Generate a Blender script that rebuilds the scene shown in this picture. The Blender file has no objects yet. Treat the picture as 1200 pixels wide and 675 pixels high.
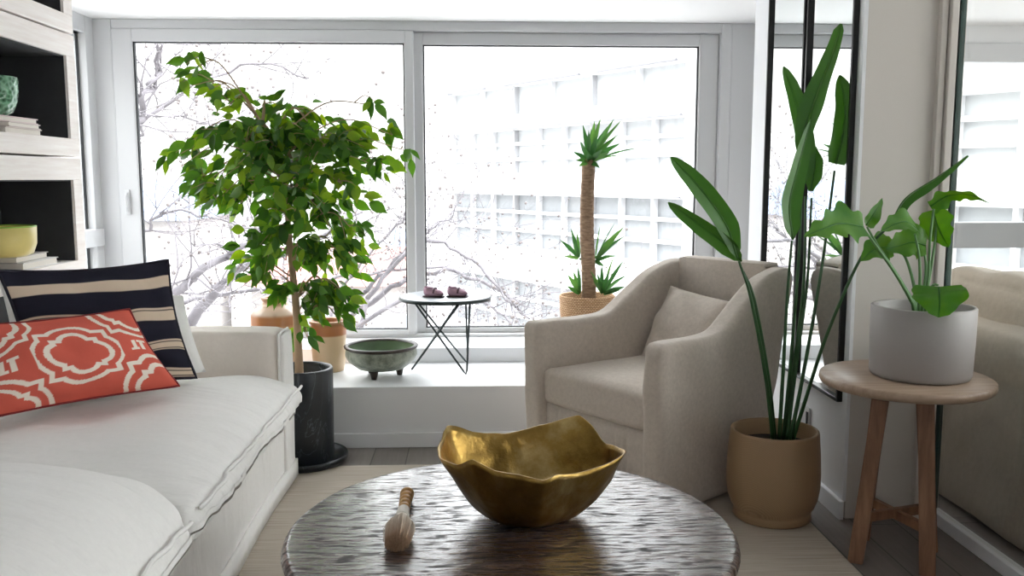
import bpy, bmesh, math, random
from mathutils import Vector, Matrix, noise
random.seed(11)
S = bpy.context.scene
COL = S.collection
PI = math.pi
V = Vector

# ---------------------------------------------------------------- camera
FPX, CAMH = 1050.0, 1.3
YAW, PITCH = math.radians(2.4365), math.radians(6.952)
cam = bpy.data.cameras.new('camera'); camo = bpy.data.objects.new('camera', cam); COL.objects.link(camo)
cam.sensor_width = 36.0; cam.lens = 36.0 * FPX / 1200.0; cam.clip_start = 0.02; cam.clip_end = 500
camo.location = (0, 0, CAMH); camo.rotation_euler = (PI / 2 - PITCH, 0, -YAW)
S.camera = camo
FW = V((math.sin(YAW) * math.cos(PITCH), math.cos(YAW) * math.cos(PITCH), -math.sin(PITCH)))
RT = V((math.cos(YAW), -math.sin(YAW), 0)); UP = RT.cross(FW)

def at(px, py, y=None, z=None, x=None):
    """photo measurement -> world point on the plane y=, z= or x="""
    d = FW + RT * ((px - 600) / FPX) - UP * ((py - 337.5) / FPX)
    o = V((0, 0, CAMH))
    t = (y / d.y) if y is not None else ((z - CAMH) / d.z if z is not None else x / d.x)
    return o + d * t

# ---------------------------------------------------------------- materials
def lin(c):
    return tuple(((v / 255) / 12.92 if v / 255 <= .04045 else ((v / 255 + .055) / 1.055) ** 2.4) for v in c)

class NT:
    def __init__(s, name):
        s.m = bpy.data.materials.new(name); s.m.use_nodes = True
        s.t = s.m.node_tree; s.t.nodes.clear(); s.out = s.n('ShaderNodeOutputMaterial')
    def n(s, typ, **kw):
        nd = s.t.nodes.new(typ)
        for k, v in kw.items():
            if k[0] == 'i' and k[1:].isdigit(): nd.inputs[int(k[1:])].default_value = v
            elif k in nd.inputs.keys(): nd.inputs[k].default_value = v
            else: setattr(nd, k, v)
        return nd
    def l(s, a, b): s.t.links.new(a, b)
    def coords(s, scale=(1, 1, 1), kind='Object', rot=(0, 0, 0)):
        tc = s.n('ShaderNodeTexCoord'); mp = s.n('ShaderNodeMapping')
        mp.inputs['Scale'].default_value = scale; mp.inputs['Rotation'].default_value = rot
        s.l(tc.outputs[kind], mp.inputs['Vector']); return mp.outputs['Vector']
    def noise(s, vec, scale=5, detail=4, rough=.55):
        nd = s.n('ShaderNodeTexNoise', Scale=scale, Detail=detail, Roughness=rough); s.l(vec, nd.inputs['Vector']); return nd.outputs['Fac']
    def ramp(s, fac, stops, interp='LINEAR'):
        r = s.n('ShaderNodeValToRGB'); r.color_ramp.interpolation = interp
        e = r.color_ramp.elements
        while len(e) < len(stops): e.new(0.5)
        for el, (p, c) in zip(e, stops): el.position = p; el.color = (*c, 1) if len(c) == 3 else c
        s.l(fac, r.inputs['Fac']); return r.outputs['Color']
    def bump(s, h, strength=.3, dist=.01, prev=None):
        b = s.n('ShaderNodeBump', Strength=strength, Distance=dist); s.l(h, b.inputs['Height'])
        if prev is not None: s.l(prev, b.inputs['Normal'])
        return b.outputs['Normal']
    def bsdf(s, color, rough=.5, metal=0., normal=None, spec=.5, **kw):
        p = s.n('ShaderNodeBsdfPrincipled', Roughness=rough if not hasattr(rough, 'node') else .5, Metallic=metal)
        p.inputs['Specular IOR Level'].default_value = spec
        if hasattr(color, 'node'): s.l(color, p.inputs['Base Color'])
        else: p.inputs['Base Color'].default_value = (*color, 1)
        if hasattr(rough, 'node'): s.l(rough, p.inputs['Roughness'])
        if normal is not None: s.l(normal, p.inputs['Normal'])
        for k, v in kw.items(): p.inputs[k].default_value = v
        return p.outputs[0]
    def done(s, sh): s.l(sh, s.out.inputs['Surface']); return s.m

def plain(name, c, rough=.5, metal=0., spec=.5, bump=0, bscale=60, vary=0.):
    t = NT(name); v = t.coords(); nrm = None; col = lin(c)
    if vary:
        a = tuple(x * (1 - vary) for x in col); b = tuple(min(1, x * (1 + vary)) for x in col)
        col = t.ramp(t.noise(v, 6, 5), [(.3, a), (.7, b)])
    if bump: nrm = t.bump(t.noise(v, bscale, 3), bump, .004)
    return t.done(t.bsdf(col, rough, metal, nrm, spec))

def fabric(name, c, weave=900, wr=.35, wscale=7, vary=.05, rough=.9, stretch=(1, 1, 1), sheen=.15):
    t = NT(name); v = t.coords(); col = lin(c)
    a = tuple(x * (1 - vary) for x in col); b = tuple(min(1, x * (1 + vary)) for x in col)
    cc = t.ramp(t.noise(v, 60, 6, .7), [(.3, a), (.7, b)])
    w = t.n('ShaderNodeTexNoise', Scale=weave, Detail=1.0); t.l(v, w.inputs['Vector'])
    n1 = t.bump(w.outputs['Fac'], .12, .002)
    v2 = t.coords(stretch)
    n2 = t.bump(t.noise(v2, wscale, 4, .5), wr, .03, n1)
    return t.done(t.bsdf(cc, rough, 0, n2, .2, **{'Sheen Weight': sheen}))

def wood(name, c1, c2, scale=(30, 3, 30), rough=.45, bump=.15, kind='Object', spec=.4):
    t = NT(name); v = t.coords(scale, kind)
    n = t.noise(v, 1.5, 6, .6)
    return t.done(t.bsdf(t.ramp(n, [(.3, lin(c1)), (.7, lin(c2))]), rough, 0, t.bump(n, bump, .004), spec))

M = {}
M['wall'] = plain('wall_paint', (226, 227, 229), .75, bump=.05, bscale=200)
M['shaded_wall'] = plain('shaded_wall_paint', (206, 200, 193), .8, bump=.06, bscale=220)  # backlit shade of the pier front and post put into this grey
M['ceiling'] = plain('ceiling_paint', (230, 230, 231), .8)
M['upvc'] = plain('white_window_plastic', (198, 199, 201), .35)
M['gasket'] = plain('black_rubber', (30, 33, 36), .6)
M['ledge'] = plain('ledge_paint', (226, 227, 229), .4, bump=.03, bscale=150)
M['black_metal'] = plain('black_metal', (20, 20, 22), .35)
M['wire'] = plain('dark_green_metal', (48, 58, 58), .4, metal=.4)
M['sofa'] = fabric('white_linen', (238, 236, 233), 800, .45, 6, .02, stretch=(.7, 2.4, 1))
M['sofa_arm'] = fabric('greige_linen', (228, 219, 210), 800, .3, 6, .03)
M['chair'] = fabric('oatmeal_linen', (193, 182, 171), 700, .25, 7, .10)
M['far_sofa'] = fabric('beige_boucle', (176, 166, 152), 500, .3, 9, .08)
M['shelf'] = wood('whitewashed_oak', (236, 226, 221), (250, 245, 242), (40, 2.2, 40), .6, .1)
M['shelf_black'] = plain('black_stained_wood', (52, 53, 56), .8, bump=.1, bscale=120, vary=.2)
M['stool_wood'] = wood('warm_oak', (104, 72, 52), (148, 110, 84), (22, 22, 2.5), .45, .12)
M['stool_top'] = wood('pale_oak', (142, 120, 102), (172, 150, 130), (4, 40, 20), .38, .12)
M['planter'] = None
M['soil'] = plain('potting_soil', (52, 40, 32), .95, bump=.8, bscale=90, vary=.4)
M['cement'] = plain('grey_ceramic', (158, 153, 150), .5, bump=.06, bscale=120, vary=.03)
M['brown_stalk'] = plain('pale_bark', (168, 142, 114), .85, bump=.5, bscale=90, vary=.2)
M['paper'] = plain('book_paper', (236, 230, 222), .8)

def black_planter():
    t = NT('black_marbled_ceramic'); v = t.coords((1, 1, .35))
    n = t.n('ShaderNodeTexNoise', Scale=6.0, Detail=6.0, Distortion=1.2); t.l(v, n.inputs['Vector'])
    col = t.ramp(n.outputs['Fac'], [(0, lin((22, 27, 31))), (.494, lin((27, 32, 36))), (.5, lin((84, 90, 96))), (.505, lin((28, 33, 38))), (1, lin((36, 42, 48)))])
    return t.done(t.bsdf(col, .36, 0, None, .5))
M['planter'] = black_planter()

def glass(name, tint=(1, 1, 1), ior=1.45):
    t = NT(name); lw = t.n('ShaderNodeLayerWeight', Blend=.5); pw = t.n('ShaderNodeMath', operation='POWER'); t.l(lw.outputs['Facing'], pw.inputs[0]); pw.inputs[1].default_value = 4.0
    f = t.n('ShaderNodeMath', operation='MULTIPLY_ADD'); t.l(pw.outputs[0], f.inputs[0]); f.inputs[1].default_value = .9; f.inputs[2].default_value = .02; tr = t.n('ShaderNodeBsdfTransparent'); tr.inputs['Color'].default_value = (*tint, 1)
    g = t.n('ShaderNodeBsdfGlossy', Roughness=.01); g.inputs['Color'].default_value = (1, 1, 1, 1)
    mx = t.n('ShaderNodeMixShader'); t.l(f.outputs[0], mx.inputs[0]); t.l(tr.outputs[0], mx.inputs[1]); t.l(g.outputs[0], mx.inputs[2])
    return t.done(mx.outputs[0])
M['glass'] = glass('window_glass', (.98, .99, .985), 1.25)
M['mirror'] = (lambda t: t.done(t.bsdf((.86, .89, .88), .015, 1.0)))(NT('mirror_silver'))

def leafmat(name, c1, c2, c3=None, trans=.35, rough=.35):
    t = NT(name); g = t.n('ShaderNodeNewGeometry'); v = t.coords()
    stops = [(0, lin(c1)), (.6, lin(c2))] + ([(1, lin(c3))] if c3 else [])
    rnd = t.n('ShaderNodeMath', operation='MULTIPLY_ADD'); t.l(t.noise(v, 9, 3), rnd.inputs[0]); rnd.inputs[1].default_value = .5
    m2 = t.n('ShaderNodeMath', operation='MULTIPLY'); t.l(g.outputs['Random Per Island'], m2.inputs[0]); m2.inputs[1].default_value = .75
    t.l(m2.outputs[0], rnd.inputs[2])
    s2 = t.n('ShaderNodeMath', operation='SUBTRACT'); t.l(rnd.outputs[0], s2.inputs[0]); s2.inputs[1].default_value = .12
    col = t.ramp(s2.outputs[0], stops)
    p = t.bsdf(col, rough, 0, None, .45)
    tl = t.n('ShaderNodeBsdfTranslucent')
    hs = t.n('ShaderNodeHueSaturation', Saturation=1.15, Value=1.6, Hue=.485); t.l(col, hs.inputs['Color']); t.l(hs.outputs[0], tl.inputs['Color'])
    mx = t.n('ShaderNodeMixShader'); mx.inputs[0].default_value = trans; t.l(p, mx.inputs[1]); t.l(tl.outputs[0], mx.inputs[2])
    return t.done(mx.outputs[0])
M['ficus'] = leafmat('weeping_fig_leaf', (42, 78, 34), (78, 122, 48), (146, 176, 66), .42, .3)
M['yucca'] = leafmat('yucca_leaf', (34, 70, 40), (60, 106, 54), (96, 138, 70), .22)
M['strel'] = leafmat('paradise_leaf', (38, 80, 34), (62, 108, 44), (88, 132, 54), .25)
M['strel_stalk'] = plain('paradise_stalk', (44, 82, 42), .45, vary=.15)
M['philo'] = leafmat('philodendron_leaf', (24, 66, 28), (48, 104, 36), (104, 150, 48), .33)
M['philo_stem'] = plain('philodendron_stem', (84, 128, 70), .5, vary=.1)

def attr_cloth(name, wr=.25):
    t = NT(name); a = t.n('ShaderNodeVertexColor', layer_name='pattern'); v = t.coords()
    w = t.n('ShaderNodeTexNoise', Scale=700.0, Detail=1.0); t.l(v, w.inputs['Vector'])
    n = t.bump(t.noise(v, 9, 3), wr, .02, t.bump(w.outputs['Fac'], .15, .002))
    return t.done(t.bsdf(a.outputs['Color'], .9, 0, n, .15))
M['pattern'] = attr_cloth('printed_cotton')

def table_wood():
    t = NT('dark_hewn_wood')
    v = t.coords((1.3, 9, 1)); v2 = t.coords((5.5, 30, 1)); v3 = t.coords((.5, 7.5, 1))
    a = t.noise(v, 3.2, 6, .6); b = t.noise(v2, 3.0, 5, .6)
    c = t.ramp(a, [(.32, lin((34, 25, 22))), (.5, lin((74, 56, 49))), (.68, lin((108, 88, 80)))])
    c2 = t.ramp(b, [(.40, (.06, .055, .05)), (.47, (1, 1, 1))])
    mx = t.n('ShaderNodeMixRGB', blend_type='MULTIPLY'); mx.inputs[0].default_value = .8; t.l(c, mx.inputs[1]); t.l(c2, mx.inputs[2])
    nrm = t.bump(b, .20, .007, t.bump(a, .16, .02))
    def mapr(v0, v1, lo, hi):
        r = t.n('ShaderNodeMapRange'); t.l(b, r.inputs[0]); r.inputs[1].default_value = v0; r.inputs[2].default_value = v1; r.inputs[3].default_value = lo; r.inputs[4].default_value = hi; return r.outputs[0]
    sh = t.bsdf(mx.outputs[0], mapr(.38, .52, .6, .24), 0, nrm, .5)
    pn = sh.node; t.l(mapr(.41, .48, 0.0, 1.0), pn.inputs['Coat Weight']); pn.inputs['Coat Roughness'].default_value = .16; pn.inputs['Coat IOR'].default_value = 1.75; t.l(nrm, pn.inputs['Coat Normal'])
    return t.done(sh)
M['table'] = table_wood()

def gold():
    t = NT('aged_brass'); v = t.coords()
    n = t.noise(v, 7, 5, .6); n2 = t.noise(v, 240, 2)
    c = t.ramp(n, [(.3, lin((104, 80, 38))), (.55, lin((154, 124, 66))), (.75, lin((196, 174, 122)))])
    r = t.n('ShaderNodeMapRange'); t.l(n, r.inputs[0]); r.inputs[3].default_value = .42; r.inputs[4].default_value = .24
    return t.done(t.bsdf(c, r.outputs[0], 1.0, t.bump(n2, .12, .002, t.bump(n, .45, .02))))
M['gold'] = gold()

def herring():
    t = NT('mustard_glaze_herringbone'); v = t.coords((1, 1, 1))
    w = t.n('ShaderNodeTexWave', Scale=95.0, Distortion=.4, Detail=1.0); w.bands_direction = 'DIAGONAL'; t.l(v, w.inputs['Vector'])
    c = t.ramp(w.outputs['Fac'], [(.2, lin((150, 122, 92))), (.7, lin((161, 133, 102)))])
    return t.done(t.bsdf(c, .5, 0, t.bump(w.outputs['Fac'], .15, .002), .4))
M['herring'] = herring()

def basket():
    t = NT('woven_seagrass'); v = t.coords((1, 1, 1), 'UV')
    w = t.n('ShaderNodeTexBrick', Scale=1.0); w.inputs['Color1'].default_value = (*lin((206, 174, 140)), 1); w.inputs['Color2'].default_value = (*lin((180, 146, 112)), 1)
    w.inputs['Mortar'].default_value = (*lin((132, 100, 72)), 1); w.inputs['Mortar Size'].default_value = .0018; w.inputs['Brick Width'].default_value = .016; w.inputs['Row Height'].default_value = .009
    t.l(v, w.inputs['Vector'])
    return t.done(t.bsdf(w.outputs['Color'], .85, 0, t.bump(w.outputs['Fac'], -.6, .01), .2))
M['basket'] = basket()

def banded(name, stops, rough=.35, noise_amt=.0, spec=.5, bump=.0):
    """glaze bands by height (object z)"""
    t = NT(name); tc = t.n('ShaderNodeTexCoord'); sp = t.n('ShaderNodeSeparateXYZ'); t.l(tc.outputs['Object'], sp.inputs[0])
    nz = t.noise(tc.outputs['Object'], 30, 5, .6)
    ma = t.n('ShaderNodeMath', operation='MULTIPLY_ADD'); t.l(nz, ma.inputs[0]); ma.inputs[1].default_value = noise_amt; t.l(sp.outputs[2], ma.inputs[2])
    col = t.ramp(ma.outputs[0], stops)
    return t.done(t.bsdf(col, rough, 0, t.bump(nz, bump, .004) if bump else None, spec))

def green_glaze():
    t = NT('crackled_green_glaze'); v = t.coords()
    n = t.noise(v, 22, 8, .7)
    c = t.ramp(n, [(.28, lin((84, 88, 78))), (.45, lin((132, 140, 126))), (.6, lin((160, 166, 150))), (.75, lin((118, 106, 88)))])
    return t.done(t.bsdf(c, .35, 0, t.bump(n, .3, .004), .5))
M['green_glaze'] = green_glaze()
M['green_inside'] = plain('green_inner_glaze', (104, 124, 96), .3, vary=.25)
M['dark_rim'] = plain('dark_brown_glaze', (62, 54, 48), .4, vary=.2)

def floorboards():
    t = NT('grey_oak_boards'); v = t.coords((1, 1, 1), rot=(0, 0, PI / 2))
    b = t.n('ShaderNodeTexBrick', Scale=1.0); b.offset = .37
    b.inputs['Color1'].default_value = (*lin((138, 131, 125)), 1); b.inputs['Color2'].default_value = (*lin((116, 109, 104)), 1)
    b.inputs['Mortar'].default_value = (*lin((78, 73, 69)), 1); b.inputs['Mortar Size'].default_value = .003; b.inputs['Brick Width'].default_value = 1.6; b.inputs['Row Height'].default_value = .16
    t.l(v, b.inputs['Vector'])
    g = t.noise(t.coords((40, 2.2, 1)), 1.5, 6, .65)
    mx = t.n('ShaderNodeMixRGB', blend_type='MULTIPLY'); mx.inputs[0].default_value = .55; t.l(b.outputs['Color'], mx.inputs[1]); t.l(t.ramp(g, [(.3, (.6, .6, .6)), (.7, (1, 1, 1))]), mx.inputs[2])
    return t.done(t.bsdf(mx.outputs[0], .42, 0, t.bump(g, .12, .003), .4))
M['floor'] = floorboards()

def rugmat():
    t = NT('flatwoven_wool'); v = t.coords((3, 260, 1)); n = t.noise(v, 1.0, 3, .6)
    c = t.ramp(n, [(.3, lin((158, 147, 134))), (.7, lin((196, 187, 174)))])
    return t.done(t.bsdf(c, .95, 0, t.bump(n, .5, .006), .1))
M['rug'] = rugmat()
M['facade'] = plain('white_render', (206, 206, 208), .9, vary=.02)
M['facade_glass'] = plain('facade_glazing', (132, 135, 138), .5, vary=.06)
M['sky_pane'] = plain('sky_reflection_pane', (166, 168, 170), .8)  # sky reflection on the upper facade panes painted as a lighter colour
M['facade_line'] = plain('facade_dark_line', (120, 120, 124), .8)  # darker thin strips along the tops of the window bands
M['bark'] = plain('pale_plane_bark', (108, 104, 108), .9, vary=.18)
M['seed'] = plain('dry_seed_ball', (102, 95, 94), .95)
M['house_wall'] = plain('house_render', (140, 136, 134), .9, vary=.08)
M['street'] = plain('pale_paving', (190, 188, 186), .95)
M['redroof'] = plain('faded_red_roof', (150, 104, 96), .9)
M['blueroof'] = plain('slate_blue_roof', (104, 116, 138), .9)

# ---------------------------------------------------------------- object helpers
def tag(o, label=None, cat=None, group=None, kind=None):
    if label: o['label'] = label
    if cat: o['category'] = cat
    if group: o['group'] = group
    if kind: o['kind'] = kind
    return o
def empty(name, loc, rotz=0., **kw):
    o = bpy.data.objects.new(name, None); COL.objects.link(o); o.location = loc; o.rotation_euler = (0, 0, rotz); o.empty_display_size = .1
    return tag(o, **kw)
def put(name, bm, mat, parent=None, smooth=True, loc=None, rot=None):
    """one mesh object; bm is in the parent's frame (or in the world when there is no parent)"""
    me = bpy.data.meshes.new(name)
    bmesh.ops.recalc_face_normals(bm, faces=bm.faces) if getattr(bm, '_rec', True) else None
    bm.to_mesh(me); bm.free()
    for m in (mat if isinstance(mat, (list, tuple)) else [mat]): me.materials.append(m)
    for p in me.polygons: p.use_smooth = smooth
    o = bpy.data.objects.new(name, me); COL.objects.link(o)
    if parent is not None: o.parent = parent
    if loc is not None: o.location = loc
    if rot is not None: o.rotation_euler = rot
    return o
def struct(name, bm, mat, parent=None, smooth=False):
    o = put(name, bm, mat, parent, smooth)
    if parent is None: o['kind'] = 'structure'
    return o
def autosmooth(o, ang=40):
    me = o.data
    for e in me.edges: pass
    bm = bmesh.new(); bm.from_mesh(me)
    for e in bm.edges:
        if len(e.link_faces) == 2 and e.calc_face_angle(0) > math.radians(ang): e.smooth = False
    bm.to_mesh(me); bm.free(); return o
def box(x0, x1, y0, y1, z0, z1, bm=None, bev=0., seg=2):
    b = bmesh.new()
    bmesh.ops.create_cube(b, size=1)
    for v in b.verts: v.co = V((x0 + (v.co.x + .5) * (x1 - x0), y0 + (v.co.y + .5) * (y1 - y0), z0 + (v.co.z + .5) * (z1 - z0)))
    if bev: bmesh.ops.bevel(b, geom=b.edges[:], offset=bev, segments=seg, affect='EDGES', profile=.5)
    return join(bm, b)
def join(bm, b):
    if bm is None: return b
    me = bpy.data.meshes.new('tmp'); b.to_mesh(me); b.free(); bm.from_mesh(me); bpy.data.meshes.remove(me); return bm
def spline(pts, n=8):
    pts = [V(p) for p in pts]; out = []
    if len(pts) < 3: return [pts[0].lerp(pts[-1], i / n) for i in range(n + 1)]
    q = [pts[0] * 2 - pts[1]] + pts + [pts[-1] * 2 - pts[-2]]
    for i in range(1, len(q) - 2):
        a, b, c, d = q[i - 1], q[i], q[i + 1], q[i + 2]
        for k in range(n):
            t = k / n
            out.append(.5 * ((2 * b) + (c - a) * t + (2 * a - 5 * b + 4 * c - d) * t * t + (3 * b - a - 3 * c + d) * t ** 3))
    out.append(pts[-1]); return out
def tube(pts, rad, sides=8, bm=None, closed=False):
    """round rod through pts; rad is a number, a (start, end) pair or a function of 0..1"""
    bm = bm or bmesh.new(); pts = [V(p) for p in pts]; n = len(pts); rings = []; prev = None
    for i, p in enumerate(pts):
        a = pts[(i - 1) % n] if (i > 0 or closed) else p; b = pts[(i + 1) % n] if (i < n - 1 or closed) else p
        tg = (b - a).normalized() if (b - a).length > 1e-9 else V((0, 0, 1))
        if prev is None:
            u = tg.cross(V((0, 0, 1))); u = u if u.length > .05 else tg.cross(V((1, 0, 0)))
        else: u = prev - tg * prev.dot(tg)
        u.normalize(); prev = u; w = tg.cross(u); t = i / max(1, n - 1)
        r = rad(t) if callable(rad) else (rad[0] + (rad[1] - rad[0]) * t if isinstance(rad, tuple) else rad)
        rings.append([bm.verts.new(p + (u * math.cos(2 * PI * k / sides) + w * math.sin(2 * PI * k / sides)) * r) for k in range(sides)])
    for i in range(n if closed else n - 1):
        A, B = rings[i], rings[(i + 1) % n]
        for k in range(sides): bm.faces.new((A[k], A[(k + 1) % sides], B[(k + 1) % sides], B[k]))
    if not closed: bm.faces.new(rings[0][::-1]); bm.faces.new(rings[-1])
    return bm
def lathe(prof, n=48, bm=None, c=(0, 0, 0), uv=None, fn=None):
    """prof: list of (r, z); r=0 closes on the axis"""
    bm = bm or bmesh.new(); c = V(c); rings = []
    for r, z in prof:
        if r < 1e-6: rings.append([bm.verts.new(c + V((0, 0, z)))])
        else: rings.append([bm.verts.new(c + V((r * math.cos(2 * PI * k / n), r * math.sin(2 * PI * k / n), z))) for k in range(n)])
    for A, B in zip(rings, rings[1:]):
        for k in range(n):
            a, b2 = A[k % len(A)], A[(k + 1) % len(A)]; d, e = B[k % len(B)], B[(k + 1) % len(B)]
            f = [a] + ([b2] if b2 is not a else []) + [e] + ([d] if d is not e else [])
            if len(f) >= 3: bm.faces.new(f)
    return bm
def softbox(hx, hy, hz, r, cuts=14, crown=0., fn=None, c=(0, 0, 0)):
    """rounded upholstery block, half sizes hx hy hz, corner radius r, top crown"""
    bm = bmesh.new(); bmesh.ops.create_cube(bm, size=2)
    bmesh.ops.subdivide_edges(bm, edges=bm.edges[:], cuts=cuts, use_grid_fill=True)
    c = V(c)
    for v in bm.verts:
        p = V((v.co.x * hx, v.co.y * hy, v.co.z * hz)); u = v.co.copy()
        q = V((max(-hx + r, min(hx - r, p.x)), max(-hy + r, min(hy - r, p.y)), max(-hz + r, min(hz - r, p.z))))
        d = p - q
        if d.length > 1e-9: p = q + d.normalized() * r
        if crown and u.z > 0: p.z += crown * (1 - u.x ** 4) * (1 - u.y ** 4) * u.z
        if fn: p = p + fn(p, u)
        v.co = p + c
    return bm
def wob(p, s, a, seed=0.):
    q = p * s + V((seed, seed * 1.7, seed * .3)); return V((noise.noise(q), noise.noise(q + V((31, 0, 0))), noise.noise(q + V((0, 57, 0))))) * a
def copy_tree(o, parent=None):
    c = o.copy(); COL.objects.link(c)
    if parent is not None: c.parent = parent
    for ch in list(o.children): copy_tree(ch, c)
    return c
def prism(outline, x0, x1, bev=.02, seg=3):
    """(y, z) outline pushed through x, long edges rounded"""
    bm = bmesh.new(); a = [bm.verts.new((x0, y, z)) for y, z in outline]; b = [bm.verts.new((x1, y, z)) for y, z in outline]; n = len(outline)
    ends = [bm.faces.new(a[::-1]), bm.faces.new(b)]
    for i in range(n): bm.faces.new((a[i], a[(i + 1) % n], b[(i + 1) % n], b[i]))
    bmesh.ops.recalc_face_normals(bm, faces=bm.faces)
    if bev: bmesh.ops.bevel(bm, geom=[e for f in ends for e in f.edges], offset=bev, segments=seg, affect='EDGES', profile=.5)
    return bm

# ---------------------------------------------------------------- the room
WY = 5.2           # window wall
XL, XR, XP = -2.12, 1.42, 1.755
struct('floor', box(XL - .15, 4.4, -2.7, WY + .3, -.1, 0), M['floor'])
struct('ceiling', box(XL - .15, 4.4, -2.7, 4.2, 2.5, 2.6), M['ceiling'])
struct('ceiling_soffit', box(XL - .15, 4.4, 4.2, WY + .25, 2.178, 2.6), M['ceiling'])
# stepped ledge under the window
struct('trim_1', box(XL, 1.63, 4.27, WY - .0, 0, .30, bev=.004), M['ledge'])['label'] = 'white deep ledge under the window'
struct('trim_2', box(XL, 1.63, 4.845, WY + .06, .30, .38, bev=.004), M['ledge'])['label'] = 'white window sill step above the ledge'
bb = box(XL, 1.42, 4.255, 4.27, 0, .073, bev=.004)
struct('baseboard_front', bb, M['wall'])
# left wall with its narrow side window
w = box(XL - .1, XL, -2.6, 4.25, 0, 2.5); box(XL - .1, XL, 4.25, 5.3, 0, .40, w); box(XL - .1, XL, 4.25, 5.3, 2.085, 2.5, w)
struct('wall_left', w, M['wall'])
w2 = empty('window_2', (XL, 4.7, .4), kind='structure')
def wput(name, bm, mat, par):
    o = put(name, bm, mat, par, False); o.matrix_parent_inverse = Matrix.Translation(-V(par.location)); return o
f = box(XL - .08, XL + .02, 5.085, 5.2, .40, 2.178, bev=.004); box(XL - .08, XL + .02, 4.25, 4.33, .40, 2.10, f, bev=.004)
box(XL - .08, XL + .02, 4.33, 5.085, .40, .46, f, bev=.004); box(XL - .08, XL + .02, 4.33, 5.085, 2.085, 2.178, f, bev=.004)
wput('window_frame', f, M['upvc'], w2)
wput('transom', box(XL - .06, XL + .035, 4.33, 5.16, .927, 1.022, bev=.004), M['upvc'], w2)
g = bmesh.new()
for z0, z1 in ((.46, .927), (1.022, 2.085)):
    for ya, yb in ((5.060, 5.064), (5.077, 5.0845), (4.3305, 4.338)): box(XL - .028, XL - .022, ya, yb, z0, z1, g)
    box(XL - .028, XL - .022, 4.338, 5.08, z1 - .007, z1, g)
wput('gasket', g, M['gasket'], w2)
for z0, z1 in ((.46, .927), (1.022, 2.085)): wput('pane', box(XL - .034, XL - .026, 4.33, 5.085, z0, z1), M['glass'], w2)

# main sliding window
w1 = empty('window_1', (-.3, WY, .38), kind='structure')
f = box(-2.12, -2.0, WY - .02, WY + .1, .38, 2.178, bev=.005)
box(1.415, 1.476, WY - .02, WY + .1, .38, 2.178, f, bev=.005)
box(-2.0, 1.415, WY - .02, WY + .1, 2.125, 2.178, f, bev=.005)
box(-2.0, 1.415, WY - .02, WY + .1, .38, .398, f, bev=.003)
wput('window_frame', f, M['upvc'], w1)
def sash(x0, x1, sl, sr, y0, y1, zt=.07, zb=.03):
    b = box(x0, x0 + sl, y0, y1, .398, 2.125, bev=.008); box(x1 - sr, x1, y0, y1, .398, 2.125, b, bev=.008)
    box(x0 + sl - .004, x1 - sr + .004, y0 + .002, y1, 2.125 - zt, 2.125, b, bev=.006); box(x0 + sl - .004, x1 - sr + .004, y0 + .002, y1, .398, .398 + zb, b, bev=.004)
    wput('sash', b, M['upvc'], w1)
    gk = bmesh.new(); a, c2 = x0 + sl, x1 - sr
    for bx in ((a - .002, a + .007), (c2 - .007, c2 + .002)): box(bx[0], bx[1], y0 + .012, y1 - .012, .398 + zb, 2.125 - zt, gk)
    box(a, c2, y0 + .012, y1 - .012, 2.125 - zt - .006, 2.125 - zt + .002, gk); box(a, c2, y0 + .012, y1 - .012, .398 + zb - .002, .398 + zb + .006, gk)
    wput('gasket', gk, M['gasket'], w1)
    wput('pane', box(a - .002, c2 + .002, (y0 + y1) / 2 - .004, (y0 + y1) / 2 + .004, .398 + zb - .002, 2.125 - zt + .002), M['glass'], w1)
sash(-2.0, -.335, .115, .052, WY - .03, WY + .02)
sash(-.345, 1.415, .061, .115, WY + .024, WY + .074)
hb = box(-1.965, -1.935, WY - .042, WY - .03, 1.10, 1.24, bev=.005); tube([(-1.95, WY - .046, 1.12), (-1.95, WY - .06, 1.14), (-1.95, WY - .06, 1.20), (-1.95, WY - .046, 1.22)], .007, 8, hb)
wput('handle', hb, M['upvc'], w1)
struct('wall_front', box(1.476, 1.63, WY - .015, WY + .1, .38, 2.178, bev=.003), M['upvc'])
fb = box(XL - .1, 4.4, WY + .1, WY + .25, -.1, .37); box(1.63, 1.80, WY - .0, WY + .25, 0, 2.2, fb)
struct('wall_front_parapet', fb, M['wall'])
# right side: pier with the mirrors on it, then the glass partition
pb = box(XR, XP - .03, 3.26, 4.54, 0, 2.5, bev=.003)
struct('wall_right', pb, M['shaded_wall'])
struct('wall_right_return', box(1.63, XP - .03, 4.53, WY, 0, 2.2), M['wall'])
struct('lit_side_sheet', box(XR - .012, XR + .001, 3.258, 4.54, .07, 2.499), M['wall'])['label'] = 'thin white sheet for the lit pier side behind the mirrors'  # lit pier side coloured by its own white sheet, front carries the shade
b = box(XR - .028, XR - .01, 3.245, 4.255, 0, .075, bev=.004)
struct('baseboard_right', b, M['wall'])
tr = box(XP - .075, XP - .05, 3.235, 3.27, 0, 2.5, bev=.004); box(XP - .047, XP - .02, 3.22, 3.27, 0, 2.5, tr, bev=.004); box(XP - .02, XP + .02, 3.24, 3.30, 0, 2.5, tr, bev=.003)
struct('trim_4', tr, M['shaded_wall'])['label'] = 'grooved post beside the glass partition'
d1 = empty('door_1', (XP, 1.9, 0), kind='structure')
wput('glass_panel', box(XP - .006, XP + .006, .35, 3.232, .052, 2.499), M['glass'], d1)
wput('edge_strip', box(XP - .009, XP + .009, 3.226, 3.24, .05, 2.499), plain('green_glass_edge', (44, 66, 62), .3), d1)
wput('bottom_rail', box(XP - .02, XP + .02, .3, 3.235, 0, .05, bev=.004), M['wall'], d1)
struct('wall_right_rear', box(XP - .02, XP + .1, -2.6, .3, 0, 2.5), M['wall'])
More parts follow.
